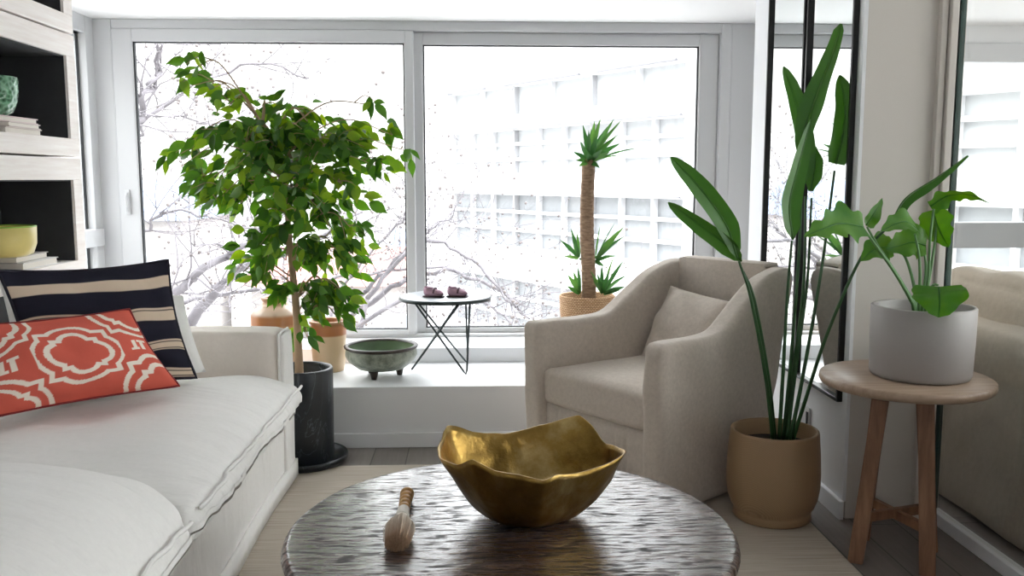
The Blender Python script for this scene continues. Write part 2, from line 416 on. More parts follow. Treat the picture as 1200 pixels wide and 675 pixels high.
# adjoining room
fr_ = box(4.3, 4.4, -2.6, WY + .2, 0, .35); box(4.3, 4.4, -2.6, WY + .2, 2.35, 2.5, fr_)
for y0, y1 in ((-2.6, -1.2), (1.2, 1.35), (4.0, WY + .2)): box(4.3, 4.4, y0, y1, .35, 2.35, fr_)
struct('wall_far_right', fr_, M['shaded_wall'])
w4 = empty('fill_window', (4.35, 1.4, .35), kind='structure')  # unseen window added so side daylight reaches the sofa front
f = bmesh.new()
for y0, y1 in ((-1.2, 1.2), (1.35, 4.0)):
    for q in ((y0, y0 + .08), (y1 - .08, y1), ((y0 + y1) / 2 - .04, (y0 + y1) / 2 + .04)): box(4.31, 4.38, q[0], q[1], .35, 2.35, f)
    box(4.31, 4.38, y0, y1, .35, .42, f); box(4.31, 4.38, y0, y1, 2.28, 2.35, f)
wput('window_frame', f, M['upvc'], w4)  # frame of the added fill window
for y0, y1 in ((-1.2, 1.2), (1.35, 4.0)): wput('pane', box(4.34, 4.348, y0, y1, .35, 2.35), M['glass'], w4)  # panes of the added fill window
w3 = empty('window_3', (3.0, WY, .4), kind='structure')
f = box(1.80, 4.3, WY - .02, WY + .08, 1.97, 2.08, bev=.004); box(1.80, 4.3, WY - .02, WY + .08, .36, .45, f, bev=.004)
box(1.80, 1.9, WY - .02, WY + .08, .45, 1.97, f, bev=.004); box(4.2, 4.3, WY - .02, WY + .08, .45, 1.97, f, bev=.004)
wput('window_frame', f, M['upvc'], w3)
wput('transom', box(1.9, 4.2, WY - .03, WY + .07, .892, 1.044, bev=.006), plain('backlit_shade_transom', (150, 152, 154), .5), w3)  # backlit shade put into the colour, darker than the frame around it
for z0, z1 in ((.45, .892), (1.044, 1.97)): wput('pane', box(1.9, 4.2, WY + .02, WY + .028, z0, z1), M['glass'], w3)
struct('wall_front_header', box(1.76, 4.3, WY, WY + .1, 2.08, 2.2), M['wall'])
# wall behind the camera, with an unseen opening added for fill light
bw = box(XL - .1, 4.4, -2.7, -2.6, 0, .9); box(XL - .1, 4.4, -2.7, -2.6, 2.1, 2.5, bw)
box(XL - .1, -1.0, -2.7, -2.6, .9, 2.1, bw); box(.2, 4.4, -2.7, -2.6, .9, 2.1, bw)
struct('wall_rear', bw, M['wall'])

# ---------------------------------------------------------------- rug
put_rug = put('rug', softbox(1.25, 1.7, .004, .003, 2, c=(.02, 2.27, .004)), M['rug'], None, False)
tag(put_rug, 'large flat woven beige rug under the coffee table', 'rug')
RZ = .008

# ---------------------------------------------------------------- sofa
so = empty('sofa', (-1.25, 2.3, RZ), label='long white slipcovered sofa along the shelves', cat='sofa')
def sput(name, bm, mat, par=so, smooth=True):
    o = put(name, bm, mat, par, smooth); o.matrix_parent_inverse = Matrix.Translation(-V(so.location)) if par is so else Matrix(); return o
wr = lambda p, u: wob(p, 5, .006)
def skirtfn(p, u):
    k = max(0, -u.z) if u.x > .5 else 0
    return V((.006 * math.sin(p.y * 5) * (.5 - .5 * u.z) * (u.x > .9), 0, 0)) + wob(p, 2.2, .006)
sput('base', softbox(.42, 1.49, .19, .02, 44, 0, skirtfn, c=(-1.215, 2.36, .20)), M['sofa'])
hem = box(-.80, -.785, .87, 3.845, .012, .085); bmesh.ops.subdivide_edges(hem, edges=[e for e in hem.edges if e.calc_length() > 1], cuts=60, use_grid_fill=True)
for v in hem.verts: v.co.x += .004 + .006 * math.sin((v.co.y - 2.36) * 5)
sput('hem_band', hem, M['sofa'])
sput('armrest', softbox(.43, .10, .325, .028, 16, .008, wr, c=(-1.225, 3.75, .345)), M['sofa_arm'])
pp = [(-.803, 3.655, .03), (-.802, 3.655, .3), (-.802, 3.655, .63)] + [(-.803, 3.75 - .095 * math.cos(a), .645 + .022 * math.sin(a)) for a in (PI * .25, PI * .5, PI * .75)] + [(-.802, 3.845, .63), (-.802, 3.845, .3), (-.803, 3.845, .03)]
sput('front_piping', tube(spline(pp, 5), .0055, 6), M['sofa'])
sput('front_panel', softbox(.012, .09, .315, .010, 12, 0, lambda p, u: V((.002 * math.sin(p.z * 9 + p.y * 9), 0, 0)), c=(-.794, 3.75, .345)), M['sofa'])
sput('armrest', softbox(.43, .10, .325, .028, 12, .008, wr, c=(-1.225, .96, .345)), M['sofa_arm'])
sput('backrest', softbox(.055, 1.49, .30, .03, 14, .01, wr, c=(-1.705, 2.36, .46)), M['sofa'])
def seat(y0, y1, seed, top, near=0.):
    hy = (y1 - y0) / 2
    def fn(p, u):
        d = wob(p, 4.5, .016, seed) + wob(V((p.x * 1.2, p.y * 7, p.z)), 2.2, .007, seed + 5)
        if abs(u.y) > .8: d.y += .02 * math.sin(p.x * 23 + seed) * (abs(u.y) - .8) * 4
        # pulled-in folds along the piping at the front edge
        if u.x > .6: d.z += .0045 * math.sin(p.y * 40 + seed + 6 * noise.noise(V((p.y * 5, seed, 0)))) * (u.x - .6) / .4 * (1 if u.z > .2 else .3)
        if u.x > .3 and u.z > 0: d.z -= .026 * ((u.x - .3) / .7) ** 2
        if u.z < -.3 and u.x > .9: d.x -= .018
        if near and u.z > 0: d.y += near * max(0, u.y) ** 3 * (1 - max(0, u.x) ** 4) * u.z; d.z += near * .6 * u.z * (1 - max(0, u.x) ** 4) * (1 - max(0, -u.y) ** 2) * (1 if u.y < .9 else .8)
        if not near and u.z > 0: d.z -= .06 * max(0, -u.y - .55) * (1 - u.x ** 4)
        return d * (1 if u.z > -.9 else .3)
    c = (-1.15, (y0 + y1) / 2, .432)
    o = sput('seat_cushion', softbox(.455, hy, .062, .045, 60, top, fn, c=c), M['sofa'])
    pts = []; vs = [v.co for v in o.data.vertices if .445 < v.co.z < .485 and v.co.x > -1.0]
    for k in range(61):
        y = y0 + .03 + (y1 - y0 - .07) * k / 60
        near_ = [q for q in vs if abs(q.y - y) < .022]
        if near_: m = max(near_, key=lambda q: q.x); pts.append(V((m.x + .002, y, .464 + .002 * math.sin(y * 40 + seed))))
    pts = [pts[0]] + [(pts[i - 1] + pts[i] * 2 + pts[i + 1]) / 4 for i in range(1, len(pts) - 1)] + [pts[-1]]
    pz = put('piping', tube(pts, .006, 6), M['sofa'], o); pz.location = (0, 0, 0)
    return o
seat(2.205, 3.635, 1.0, .055); seat(.86, 2.185, 7.3, .085, .12)

# pillows: four corner points, belly thickness, coloured by (u, v)
def pillow(name, c, thick, colour, n=60, mat=None, pinch=.05, label=None, cat='cushion', wr_amp=.006, seed=0.):
    bl, br, tr_, tl = [V(p) for p in c]
    nr = (br - bl).cross(tl - bl).normalized(); ctr = (bl + br + tr_ + tl) / 4
    bm = bmesh.new(); cl = bm.loops.layers.float_color.new('pattern') if colour else None; uvs = {}
    sides = []
    for s in (1, -1):
        gr = []
        for i in range(n + 1):
            row = []
            for j in range(n + 1):
                u, v = i / n, j / n; a, b2 = 2 * u - 1, 2 * v - 1
                uu = .5 + .5 * a * (1 - pinch * (1 - b2 * b2)) if True else u; vv = .5 + .5 * b2 * (1 - pinch * (1 - a * a))
                p = (bl * (1 - uu) + br * uu) * (1 - vv) + (tl * (1 - uu) + tr_ * uu) * vv
                h = thick * .5 * ((1 - abs(a) ** 2.6) * (1 - abs(b2) ** 2.6)) ** .62
                p = p + nr * (h * s)
                if h > 1e-6: p = p + wob(p, 9, wr_amp * min(1, h / (.2 * thick)), seed + s) + nr * (s * wr_amp * .9 * noise.noise(V((p.x * 6 + p.z * 10, p.z * 4 - p.y * 6, seed))) * min(1, h / (.2 * thick)))
                if s == -1 and (i in (0, n) or j in (0, n)): row.append(sides[0][i][j]); continue
                vt = bm.verts.new(p - ctr); uvs[vt] = (u, v); row.append(vt)
            gr.append(row)
        sides.append(gr)
        for i in range(n):
            for j in range(n):
                q = (gr[i][j], gr[i + 1][j], gr[i + 1][j + 1], gr[i][j + 1])
                fc = bm.faces.new(q if s == 1 else q[::-1])
                if cl:
                    for lp in fc.loops: lp[cl] = (*colour(*uvs[lp.vert]), 1)
    o = put(name, bm, mat or M['pattern'], None, True); o.location = ctr
    tag(o, label, cat)
    g = sides and None
    return o, ctr, nr
def rim_loop(c, ctr, pinch=.05, n=24):
    bl, br, tr_, tl = [V(p) for p in c]; out = []
    for k in range(4 * n):
        e, t = divmod(k, n); t /= n
        u, v = [(t, 0), (1, t), (1 - t, 1), (0, 1 - t)][e]; a, b2 = 2 * u - 1, 2 * v - 1
        uu = .5 + .5 * a * (1 - pinch * (1 - b2 * b2)); vv = .5 + .5 * b2 * (1 - pinch * (1 - a * a))
        out.append((bl * (1 - uu) + br * uu) * (1 - vv) + (tl * (1 - uu) + tr_ * uu) * vv - ctr)
    return out
NAVY, CREAM, INK = lin((36, 36, 48)), lin((214, 194, 172)), lin((30, 30, 40))
def stripes(u, v):
    v = 1 - v
    for a, b2 in ((.13, .22), (.40, .495), (.675, .765), (.915, .99)):
        if a <= v <= b2:
            return INK if (a + .012 < v < a + .02 or b2 - .02 < v < b2 - .012) else CREAM
    return NAVY
SP = [(-1.455, 2.935, .575), (-1.02, 3.27, .575), (-1.118, 3.315, 1.005), (-1.565, 3.0, 1.0)]
nn = V((.62, -.78, 0))
WP = [V(p) - nn * .10 + V((.045, .03, -.05)) for p in SP]
WP = [V((-1.55, 3.06, .56)), V((-1.035, 3.44, .56)), V((-1.13, 3.50, .85)), V((-1.62, 3.11, .955))]
pillow('cushion', WP, .15, None, 30, M['sofa'], .03, 'white back cushion behind the navy striped cushion', seed=2)
o, ctr, nr = pillow('cushion', SP, .13, stripes, 120, None, .085, 'navy cushion with wide cream stripes', seed=4, wr_amp=.011)
put('piping', tube(rim_loop(SP, ctr, .085), .006, 6, None, True), plain('dark_navy_cord', (32, 30, 42), .9), o)
CORAL, PALE = lin((212, 100, 84)), lin((242, 230, 216))
def quatre(x, y):
    d = 9
    for cx, cy in ((.17, 0), (-.17, 0), (0, .15), (0, -.15)): d = min(d, math.hypot(x - cx, y - cy) - .13)
    return min(d, max(abs(x) - .19, abs(y) - .17))
def ogee(u, v):
    x, y = (u - .5) * 1.75, (v - .5) * 1.3
    d = min(quatre(x, y), min(quatre(x - sx * .80, y - sy * .62) for sx in (-1, 1) for sy in (-1, 1)))
    if abs(d - .035) < .027: return PALE
    if .135 < d < .185 and not (abs(abs(x) - .56) < .1 and abs(y) < .16): return PALE
    for sx in (-1, 1):   # little bracket pairs between the medallions
        xx = abs(x - sx * .70); yy = y
        if .03 < xx < .075 and abs(yy) < .085: return PALE
        if xx < .12 and .05 < abs(yy) < .085 and (x - sx * .70) * yy > 0: return PALE
    return CORAL
RP = [(-1.46, 2.70, .585), (-1.005, 3.035, .60), (-1.165, 3.05, .862), (-1.535, 2.76, .855)]
o, ctr, nr = pillow('cushion', RP, .21, ogee, 170, None, .06, 'coral red cushion with white medallion pattern', seed=6, wr_amp=.017)
put('piping', tube(rim_loop(RP, ctr, .06), .005, 6, None, True), plain('dark_red_cord', (128, 40, 40), .9), o)

# ---------------------------------------------------------------- shelf boxes
def shelf_box(z0, z1, label):
    r = empty('shelf_box', (-1.945, 3.6, z0), label=label, cat='shelf', group='stacked shelf boxes')
    y0, y1, x0, x1 = -.56, .56, -.165, .175; H = z1 - z0
    f = bmesh.new()
    box(x0, x1, y0, y1, 0, .078, f, bev=.003); box(x0, x1, y0, y1, H - .095, H, f, bev=.003)
    box(x0, x1, y0, y0 + .085, .078, H - .095, f); box(x0, x1, y1 - .085, y1, .078, H - .095, f)
    put('frame', f, M['shelf'], r, False)
    i = box(x0 + .01, x0 + .02, y0 + .085, y1 - .085, .079, H - .096)
    box(x0 + .02, x1 - .012, y1 - .09, y1 - .0845, .079, H - .096, i); box(x0 + .02, x1 - .012, y0 + .0845, y0 + .09, .079, H - .096, i)
    box(x0 + .02, x1 - .012, y0 + .09, y1 - .09, H - .101, H - .0955, i)
    ii = put('lining', i, M['shelf_black'], r, False); ii['label'] = 'black inside of the box'
    return r
shelf_box(1.936, 2.468, 'topmost whitewashed shelf box, cut by the top of the photo')
shelf_box(1.398, 1.928, 'whitewashed shelf box holding the green glass bowl')
shelf_box(.860, 1.390, 'whitewashed shelf box holding the yellow bowl')
struct('unseen_shelf_block', box(-2.11, -1.79, 3.04, 4.16, 0, .859), M['shelf_black'])['label'] = 'unseen block in place of the plinth and lowest shelf box'  # one solid block for the unseen lowest shelf box and plinth

def book(x, y, z, w, d, t, c, rz, label, group):
    r = empty('book', (x, y, z), rz, label=label, cat='book', group=group)
    b = box(-w / 2, w / 2, -d / 2, d / 2, 0, .004, bev=.001); box(-w / 2, w / 2, -d / 2, d / 2, t - .004, t, b, bev=.001); box(-w / 2, -w / 2 + .004, -d / 2, d / 2, .003, t - .003, b)
    put('cover', b, plain('book_cover', c, .5), r, False)
    put('page_block', box(-w / 2 + .004, w / 2 - .006, -d / 2 + .005, d / 2 - .005, .004, t - .004), M['paper'], r, False)
    return r
zb = 1.476
book(-1.90, 3.73, zb, .20, .29, .026, (228, 218, 212), 0, 'pale book at the bottom of the stack under the green bowl', 'books under the green bowl')
book(-1.895, 3.725, zb + .026, .20, .27, .020, (216, 204, 200), .03, 'thin pale book, middle of the stack under the green bowl', 'books under the green bowl')
book(-1.90, 3.70, zb + .046, .19, .30, .022, (226, 206, 206), -.03, 'pinkish book on top of the stack under the green bowl', 'books under the green bowl')
zb = .938
book(-1.89, 3.77, zb, .21, .30, .030, (222, 220, 218), 0, 'white book under the grey one, below the yellow bowl', 'books under the yellow bowl')
book(-1.90, 3.73, zb + .030, .20, .28, .026, (190, 184, 182), .03, 'grey book directly below the yellow bowl', 'books under the yellow bowl')
zb = 2.014
book(-1.89, 3.70, zb, .20, .30, .022, (226, 190, 176), 0, 'salmon book lying in the topmost shelf box', 'books in the topmost box')
book(-1.89, 3.66, zb + .022, .19, .28, .02, (236, 226, 214), .04, 'cream book lying on the salmon book in the topmost box', 'books in the topmost box')

def cut_glass(name, c, c2):
    t = NT(name); v = t.coords(); vo = t.n('ShaderNodeTexVoronoi', Scale=55.0); t.l(v, vo.inputs['Vector'])
    col = t.ramp(vo.outputs['Distance'], [(.1, lin(c)), (.6, lin(c2))])
    return t.done(t.bsdf(col, .15, 0, t.bump(vo.outputs['Distance'], .6, .006), .7))
r = empty('glass_bowl', (-1.86, 3.60, 1.476 + .068), label='green embossed glass bowl standing on stacked pale books', cat='bowl')
put('body', lathe([(0, .004), (.055, 0), (.075, .012), (.092, .05), (.098, .10), (.099, .145), (.094, .147), (.090, .10), (.083, .05), (.06, .018), (0, .014)], 40), cut_glass('green_embossed_glass', (38, 86, 56), (112, 160, 128)), r)
r = empty('yellow_bowl', (-1.86, 3.625, .938 + .056), label='yellow bowl with green rim standing on two books', cat='bowl')
put('body', lathe([(0, .002), (.08, 0), (.105, .012), (.118, .05), (.12, .118), (.114, .118), (.11, .05), (.09, .02), (0, .014)], 40), plain('speckled_yellow_glaze', (226, 206, 128), .35, vary=.12), r)
rr = put('rim_band', tube([(.117 * math.cos(k * PI / 20), .117 * math.sin(k * PI / 20), .118) for k in range(40)], .004, 6, None, True), plain('lime_glaze', (150, 190, 70), .3), r)

# ---------------------------------------------------------------- coffee table
ct = empty('coffee_table', (.09, 2.19, RZ), label='round dark hewn wood coffee table', cat='coffee table')
T = .412
prof = [(0, T - .055), (.50, T - .055), (.545, T - .048), (.562, T - .035), (.568, T - .022), (.564, T - .008), (.556, T - .001), (.548, T + .0)] + [(r_, T) for r_ in (.5, .4, .3, .2, .1)] + [(0, T)]
bmt = lathe(prof, 96)
for v in bmt.verts: v.co += V((noise.noise(v.co * 6) * .004, noise.noise(v.co * 6 + V((9, 0, 0))) * .004, 0))
put('tabletop', bmt, M['table'], ct)
M['table_leg'] = wood('dark_turned_wood', (40, 28, 24), (70, 52, 44), (20, 20, 3), .4)
put('apron', lathe([(.40, T - .12), (.42, T - .12), (.42, T - .055), (.40, T - .055), (.40, T - .12)], 64), M['table_leg'], ct)
for k in range(4):
    a = PI / 4 + k * PI / 2
    put('leg', lathe([(0, 0), (.03, 0), (.034, .02), (.026, .05), (.04, .12), (.034, .2), (.045, .28), (.048, T - .056), (0, T - .056)], 20, c=(.36 * math.cos(a), .36 * math.sin(a), 0)), M['table_leg'], ct)
TZ = RZ + T

# brass bowl with a crumpled rim
RIM = [(-5, .243, .180), (20, .225, .172), (48, .208, .226), (78, .196, .190), (111, .198, .172), (135, .228, .186), (152, .258, .212), (175, .245, .190), (197, .242, .178), (214, .236, .182), (230, .250, .216), (243, .228, .190), (257, .216, .182), (273, .222, .170), (282, .214, .180), (300, .200, .172), (314, .205, .174), (335, .232, .182)]
def rimv(a):
    a = a % 360
    n = len(RIM); an = [p[0] % 360 for p in RIM]; idx = sorted(range(n), key=lambda i: an[i])
    for k in range(n):
        i, j = idx[k], idx[(k + 1) % n]; a0, a1 = an[i], an[j]
        if k == n - 1: a1 += 360; a = a + 360 if a < a0 - 1e-9 else a
        if a0 <= a <= a1:
            t = (a - a0) / (a1 - a0); t = t * .8 + .2 * t * t * (3 - 2 * t)
            return RIM[i][1] * (1 - t) + RIM[j][1] * t, RIM[i][2] * (1 - t) + RIM[j][2] * t
    a0 = an[idx[-1]]; a1 = an[idx[0]] + 360; t = (a + 360 - a0) / (a1 - a0); i, j = idx[-1], idx[0]; t = t * .8 + .2 * t * t * (3 - 2 * t)
    return RIM[i][1] * (1 - t) + RIM[j][1] * t, RIM[i][2] * (1 - t) + RIM[j][2] * t
gb = empty('brass_bowl', (.150, 2.265, TZ), label='crumpled-edge brass bowl on the coffee table', cat='bowl')
bm = bmesh.new(); NA, NR = 144, 26; rings = []
for s in (0, 1):
    for i in (range(NR + 1) if s == 0 else range(NR, -1, -1)):
        t = i / NR; ring = []
        for k in range(NA):
            a = 360 * k / NA; R, Z = rimv(a); ar = math.radians(a)
            rad = .012 + (R - .012) * (t ** .72) ; zz = Z * (.02 + .98 * max(0, t - .22) ** 1.75 / (.78 ** 1.75)) if t > .22 else Z * .02
            p = V((rad * math.cos(ar), rad * math.sin(ar), zz))
            amp = min(1, t * 2) * (1 - t * .4)
            ff = noise.noise(p * 9 + V((3, 1, 0))); p += V((math.cos(ar), math.sin(ar), .5)) * (.020 * amp * ff + .007 * amp * noise.noise(p * 24))
            p.z = max(p.z, .003)
            if s == 1: p += V((-math.cos(ar) * .0045 * t, -math.sin(ar) * .0045 * t, .0045 * (1 - t)))
            ring.append(bm.verts.new(p))
        rings.append(ring)
for A, B in zip(rings, rings[1:]):
    for k in range(NA): bm.faces.new((A[k], A[(k + 1) % NA], B[(k + 1) % NA], B[k]))
bm.faces.new(rings[0][::-1]); bm.faces.new(rings[-1])
put('body', bm, M['gold'], gb)
# shaving-style brush
br = empty('brush', (-.187, 2.40, TZ), label='wooden beaded-handle brush with grey bristles lying on the coffee table', cat='brush')
hz = []
for k in range(5):
    for q in range(9):
        a = PI * q / 8; hz.append((.010 + (.0195 - .0010 * k - .010) * math.sin(a) ** .7, .0 + k * .026 + .026 * q / 8))
hm = lathe([(0, -.004), (.008, -.003)] + hz + [(.008, .132), (0, .132)], 24)
rot = Matrix.Rotation(math.radians(90), 4, 'X')    # handle axis -> -y
for v in hm.verts: v.co = rot @ v.co + V((0, 0, .0198))
put('handle', hm, wood('honey_bamboo', (176, 128, 72), (212, 168, 106), (40, 6, 40), .35), br)
fm = lathe([(0, .130), (.0135, .130), (.0155, .135), (.0185, .190), (.020, .198), (0, .198)], 24)
for v in fm.verts: v.co = rot @ v.co + V((0, 0, .0205))
put('ferrule', fm, plain('white_cord_binding', (226, 220, 208), .7, bump=.5, bscale=250), br)
bmb = bmesh.new()
def bristle_mat():
    t = NT('badger_bristle'); tc = t.n('ShaderNodeTexCoord'); sp = t.n('ShaderNodeSeparateXYZ'); t.l(tc.outputs['Object'], sp.inputs[0])
    n = t.noise(t.coords((220, 6, 220)), 1, 3); ma = t.n('ShaderNodeMath', operation='MULTIPLY_ADD'); t.l(n, ma.inputs[0]); ma.inputs[1].default_value = .06; t.l(sp.outputs[1], ma.inputs[2])
    mr = t.n('ShaderNodeMapRange'); t.l(ma.outputs[0], mr.inputs[0]); mr.inputs[1].default_value = -.19; mr.inputs[2].default_value = -.36
    c = t.ramp(mr.outputs[0], [(0, lin((240, 232, 220))), (.35, lin((216, 202, 186))), (.75, lin((176, 146, 120))), (1, lin((120, 90, 70)))])
    return t.done(t.bsdf(c, .8, 0, None, .2))
def brist(a, rr):
    x0, z0 = .014 * rr * math.cos(a), .014 * rr * math.sin(a); sp_ = .034 * rr * (.9 + .2 * random.random())
    p0 = V((x0, -.19, .0205 + z0)); p1 = V((sp_ * math.cos(a) * 1.05, -.27, .026 + sp_ * .85 * math.sin(a)));
    p2 = V((sp_ * math.cos(a) * .86, -.355 - .012 * (1 - rr) - random.random() * .006, .022 + sp_ * .6 * math.sin(a)))
    for p in (p1, p2): p.z = max(p.z, .0022)
    tube(spline([p0, p1, p2], 4), (.0013, .0007), 4, bmb)
for k in range(520): brist(random.random() * 2 * PI, math.sqrt(random.random()))
core = lathe([(0, .188), (.015, .192), (.026, .23), (.031, .27), (.028, .315), (.018, .336), (0, .34)], 20)
for v in core.verts: v.co = rot @ v.co; v.co.z = max(.003, v.co.z * .8 + .0255)
join(bmb, core)
put('bristles', bmb, bristle_mat(), br)

# ---------------------------------------------------------------- armchair
FL, FR = V((.22, 3.85, 0)), V((.695, 3.205, 0)); ex = (FR - FL).normalized(); CW = (FR - FL).length
ac = empty('armchair', (FL.x, FL.y, RZ), math.atan2(ex.y, ex.x), label='oatmeal linen armchair with sloping arms by the window', cat='armchair')
TOPY = [(0, .672), (.02, .684), (.2, .684), (.33, .686), (.40, .702), (.47, .747), (.54, .803), (.60, .848), (.66, .882), (.73, .906), (.80, .918), (.85, .916), (.866, .906)]
tp = spline([V((0, y, z)) for y, z in TOPY], 4)
def top_at(y):
    for p, q in zip(tp, tp[1:]):
        if p.y <= y <= q.y: k = (y - p.y) / max(1e-6, q.y - p.y); return p.z + (q.z - p.z) * k
    return tp[0].z if y < tp[0].y else tp[-1].z
def armbm(x0, x1, flip):
    hx = (x1 - x0) / 2
    b = softbox(hx, .433, .34, .030, 34)
    for v in b.verts:
        yn = v.co.y + .433; zn = (v.co.z + .34) / .68
        z = .012 + zn * (top_at(yn) - .012); k = yn / .866
        y = yn - .015 * min(1, z / .5) * (1 - k) - .17 * k * max(0, 1 - z / .85)
        x = v.co.x + hx + x0 + (.016 if flip else -.016) * max(0, z - .3) - (.045 * k if flip else -.135 * k)
        v.co = V((x, y, z)); v.co += wob(v.co, 7, .006)
    return b
put('armrest', armbm(0.0, .105, False), M['chair'], ac)
put('armrest', armbm(CW - .105, CW, True), M['chair'], ac)
bo = [(.69, .3), (.74, .62), (.762, .90), (.775, .925), (.80, .932), (.85, .930), (.862, .91), (.83, .70), (.765, .40), (.69, .02), (.66, .02)]
b = prism([(p.y, p.z) for p in spline([V((0, y, z)) for y, z in bo], 3)], .205, CW - .12, .012, 2)
for v in b.verts: v.co += wob(v.co, 6, .004)
autosmooth(put('backrest', b, M['chair'], ac), 50)
put('seat_cushion', softbox(CW / 2 - .100, .345, .078, .026, 30, .022, lambda p, u: wob(p, 6, .007) + V((.05 * (u.y + 1) / 2 - p.x * .21 * (u.y + 1) / 2, 0, 0)), c=(CW / 2 - .0, .362, .405)), M['chair'], ac)
bs = bmesh.new(); n = 60
rows = []
for j in range(5):
    z = .330 - .318 * j / 4; rows.append([bs.verts.new((.095 + (CW - .19) * i / n, .030 - .010 * j / 4 * (1 + 1.2 * math.sin(i * 1.9) * (i % 20 < 12)) + (.02 if i in (3, 4) else 0) * j / 4, z)) for i in range(n + 1)])
rows.append([bs.verts.new((.095 + (CW - .19) * i / n, .08, .012)) for i in range(n + 1)]); rows.append([bs.verts.new((.095 + (CW - .19) * i / n, .08, .330)) for i in range(n + 1)]); rows.append(rows[0])
for A, B in zip(rows, rows[1:]):
    for i in range(n): bs.faces.new((A[i], A[i + 1], B[i + 1], B[i]))
put('skirt', bs, M['chair'], ac)
put('base', box(.14, CW - .14, .06, .62, .02, .325), M['chair'], ac, False)
ac_m = Matrix.Translation(ac.location) @ Matrix.Rotation(ac.rotation_euler.z, 4, 'Z')
def CP(x, y, z): return ac_m @ V((x, y, z))
AP = [CP(.20, .50, .455), CP(.665, .47, .465), CP(.655, .66, .765), CP(.235, .675, .805)]
pillow('cushion', AP, .13, None, 36, M['chair'], .04, 'oatmeal linen cushion leaning in the armchair', seed=9, wr_amp=.014)

# ---------------------------------------------------------------- things on the ledge
r = empty('stoneware_jar', (-1.03, 4.63, .30), label='brown narrow-necked stoneware jar on the ledge, behind the ficus trunk', cat='jar')
jm = banded('salt_glaze_jar', [(0, lin((206, 168, 134))), (.24, lin((204, 160, 122))), (.262, lin((168, 110, 66))), (.300, lin((176, 116, 70))), (.315, lin((206, 184, 164))), (.345, lin((200, 170, 142))), (.375, lin((172, 124, 84)))], .3)
put('body', lathe([(0, 0), (.115, 0), (.122, .01), (.124, .10), (.123, .30), (.115, .322), (.085, .345), (.064, .358), (.058, .372), (.066, .380), (.068, .392), (.060, .396), (.05, .39), (.05, .36), (.09, .32), (.1, .02), (0, .02)], 48), jm, r)
r = empty('stoneware_crock', (-.765, 4.67, .30), label='tan open stoneware crock with rust band under its rim', cat='crock')
jm = banded('rust_band_crock', [(0, lin((206, 178, 142))), (.19, lin((214, 186, 150))), (.193, lin((170, 106, 62))), (.235, lin((176, 112, 66))), (.25, lin((160, 108, 72))), (.27, lin((180, 140, 104)))], .3)
put('body', lathe([(0, 0), (.076, 0), (.08, .006), (.088, .10), (.093, .19), (.094, .235), (.090, .245), (.097, .254), (.098, .264), (.092, .268), (.084, .262), (.082, .2), (.07, .02), (0, .015)], 48), jm, r)
r = empty('footed_bowl', (-.475, 4.52, .30), label='shallow green glazed bowl on stub feet, on the ledge', cat='bowl')
put('body', lathe([(0, .034), (.06, .032), (.12, .045), (.165, .08), (.182, .11), (.180, .135), (.176, .146)], 56), M['green_glaze'], r)
put('rim', lathe([(.176, .144), (.186, .150), (.188, .158), (.180, .163), (.168, .160), (.166, .150)], 56), M['dark_rim'], r)
put('inside', lathe([(.168, .157), (.166, .135), (.150, .09), (.11, .058), (.05, .05), (0, .05)], 56), M['green_inside'], r)
for k in range(3):
    a = math.radians(-108 + 120 * k)
    put('foot', lathe([(0, 0), (.013, 0), (.018, .02), (.022, .042), (0, .044)], 14, c=(.092 * math.cos(a), .092 * math.sin(a), 0)), M['dark_rim'], r)
for k in range(0):
    pass
# side table
st = empty('side_table', (-.148, 4.56, .30), label='small round side table with crossed wire legs on the ledge', cat='side table')
put('tabletop', lathe([(0, .385), (.222, .385), (.232, .389), (.233, .402), (.228, .406), (.0, .406)], 64), [plain('pale_slate_top', (168, 172, 176), .28)], st)
put('edge_band', lathe([(.230, .387), (.2355, .387), (.2355, .404), (.230, .404), (.230, .387)], 64), M['wire'], st)
def rel(p): return V(p) - V((-.148, 4.56, .30))
def hairpin(a, f_, b2):
    d1_ = (V(a) - V(f_)).normalized(); d2_ = (V(b2) - V(f_)).normalized()
    pts = [V(a), V(f_) + d1_ * .03, V(f_) + d1_ * .008 + d2_ * .002, V(f_) + d2_ * .03, V(b2)]
    put('leg', tube([rel(p) for p in pts], .0052, 8), M['wire'], st)
hairpin((-.305, 4.50, .685), (-.040, 4.475, .3055), (-.022, 4.47, .685))
hairpin((-.300, 4.56, .685), (-.036, 4.765, .3055), (-.045, 4.66, .685))
hairpin((-.062, 4.545, .685), (-.332, 4.61, .3055), (-.066, 4.585, .685))
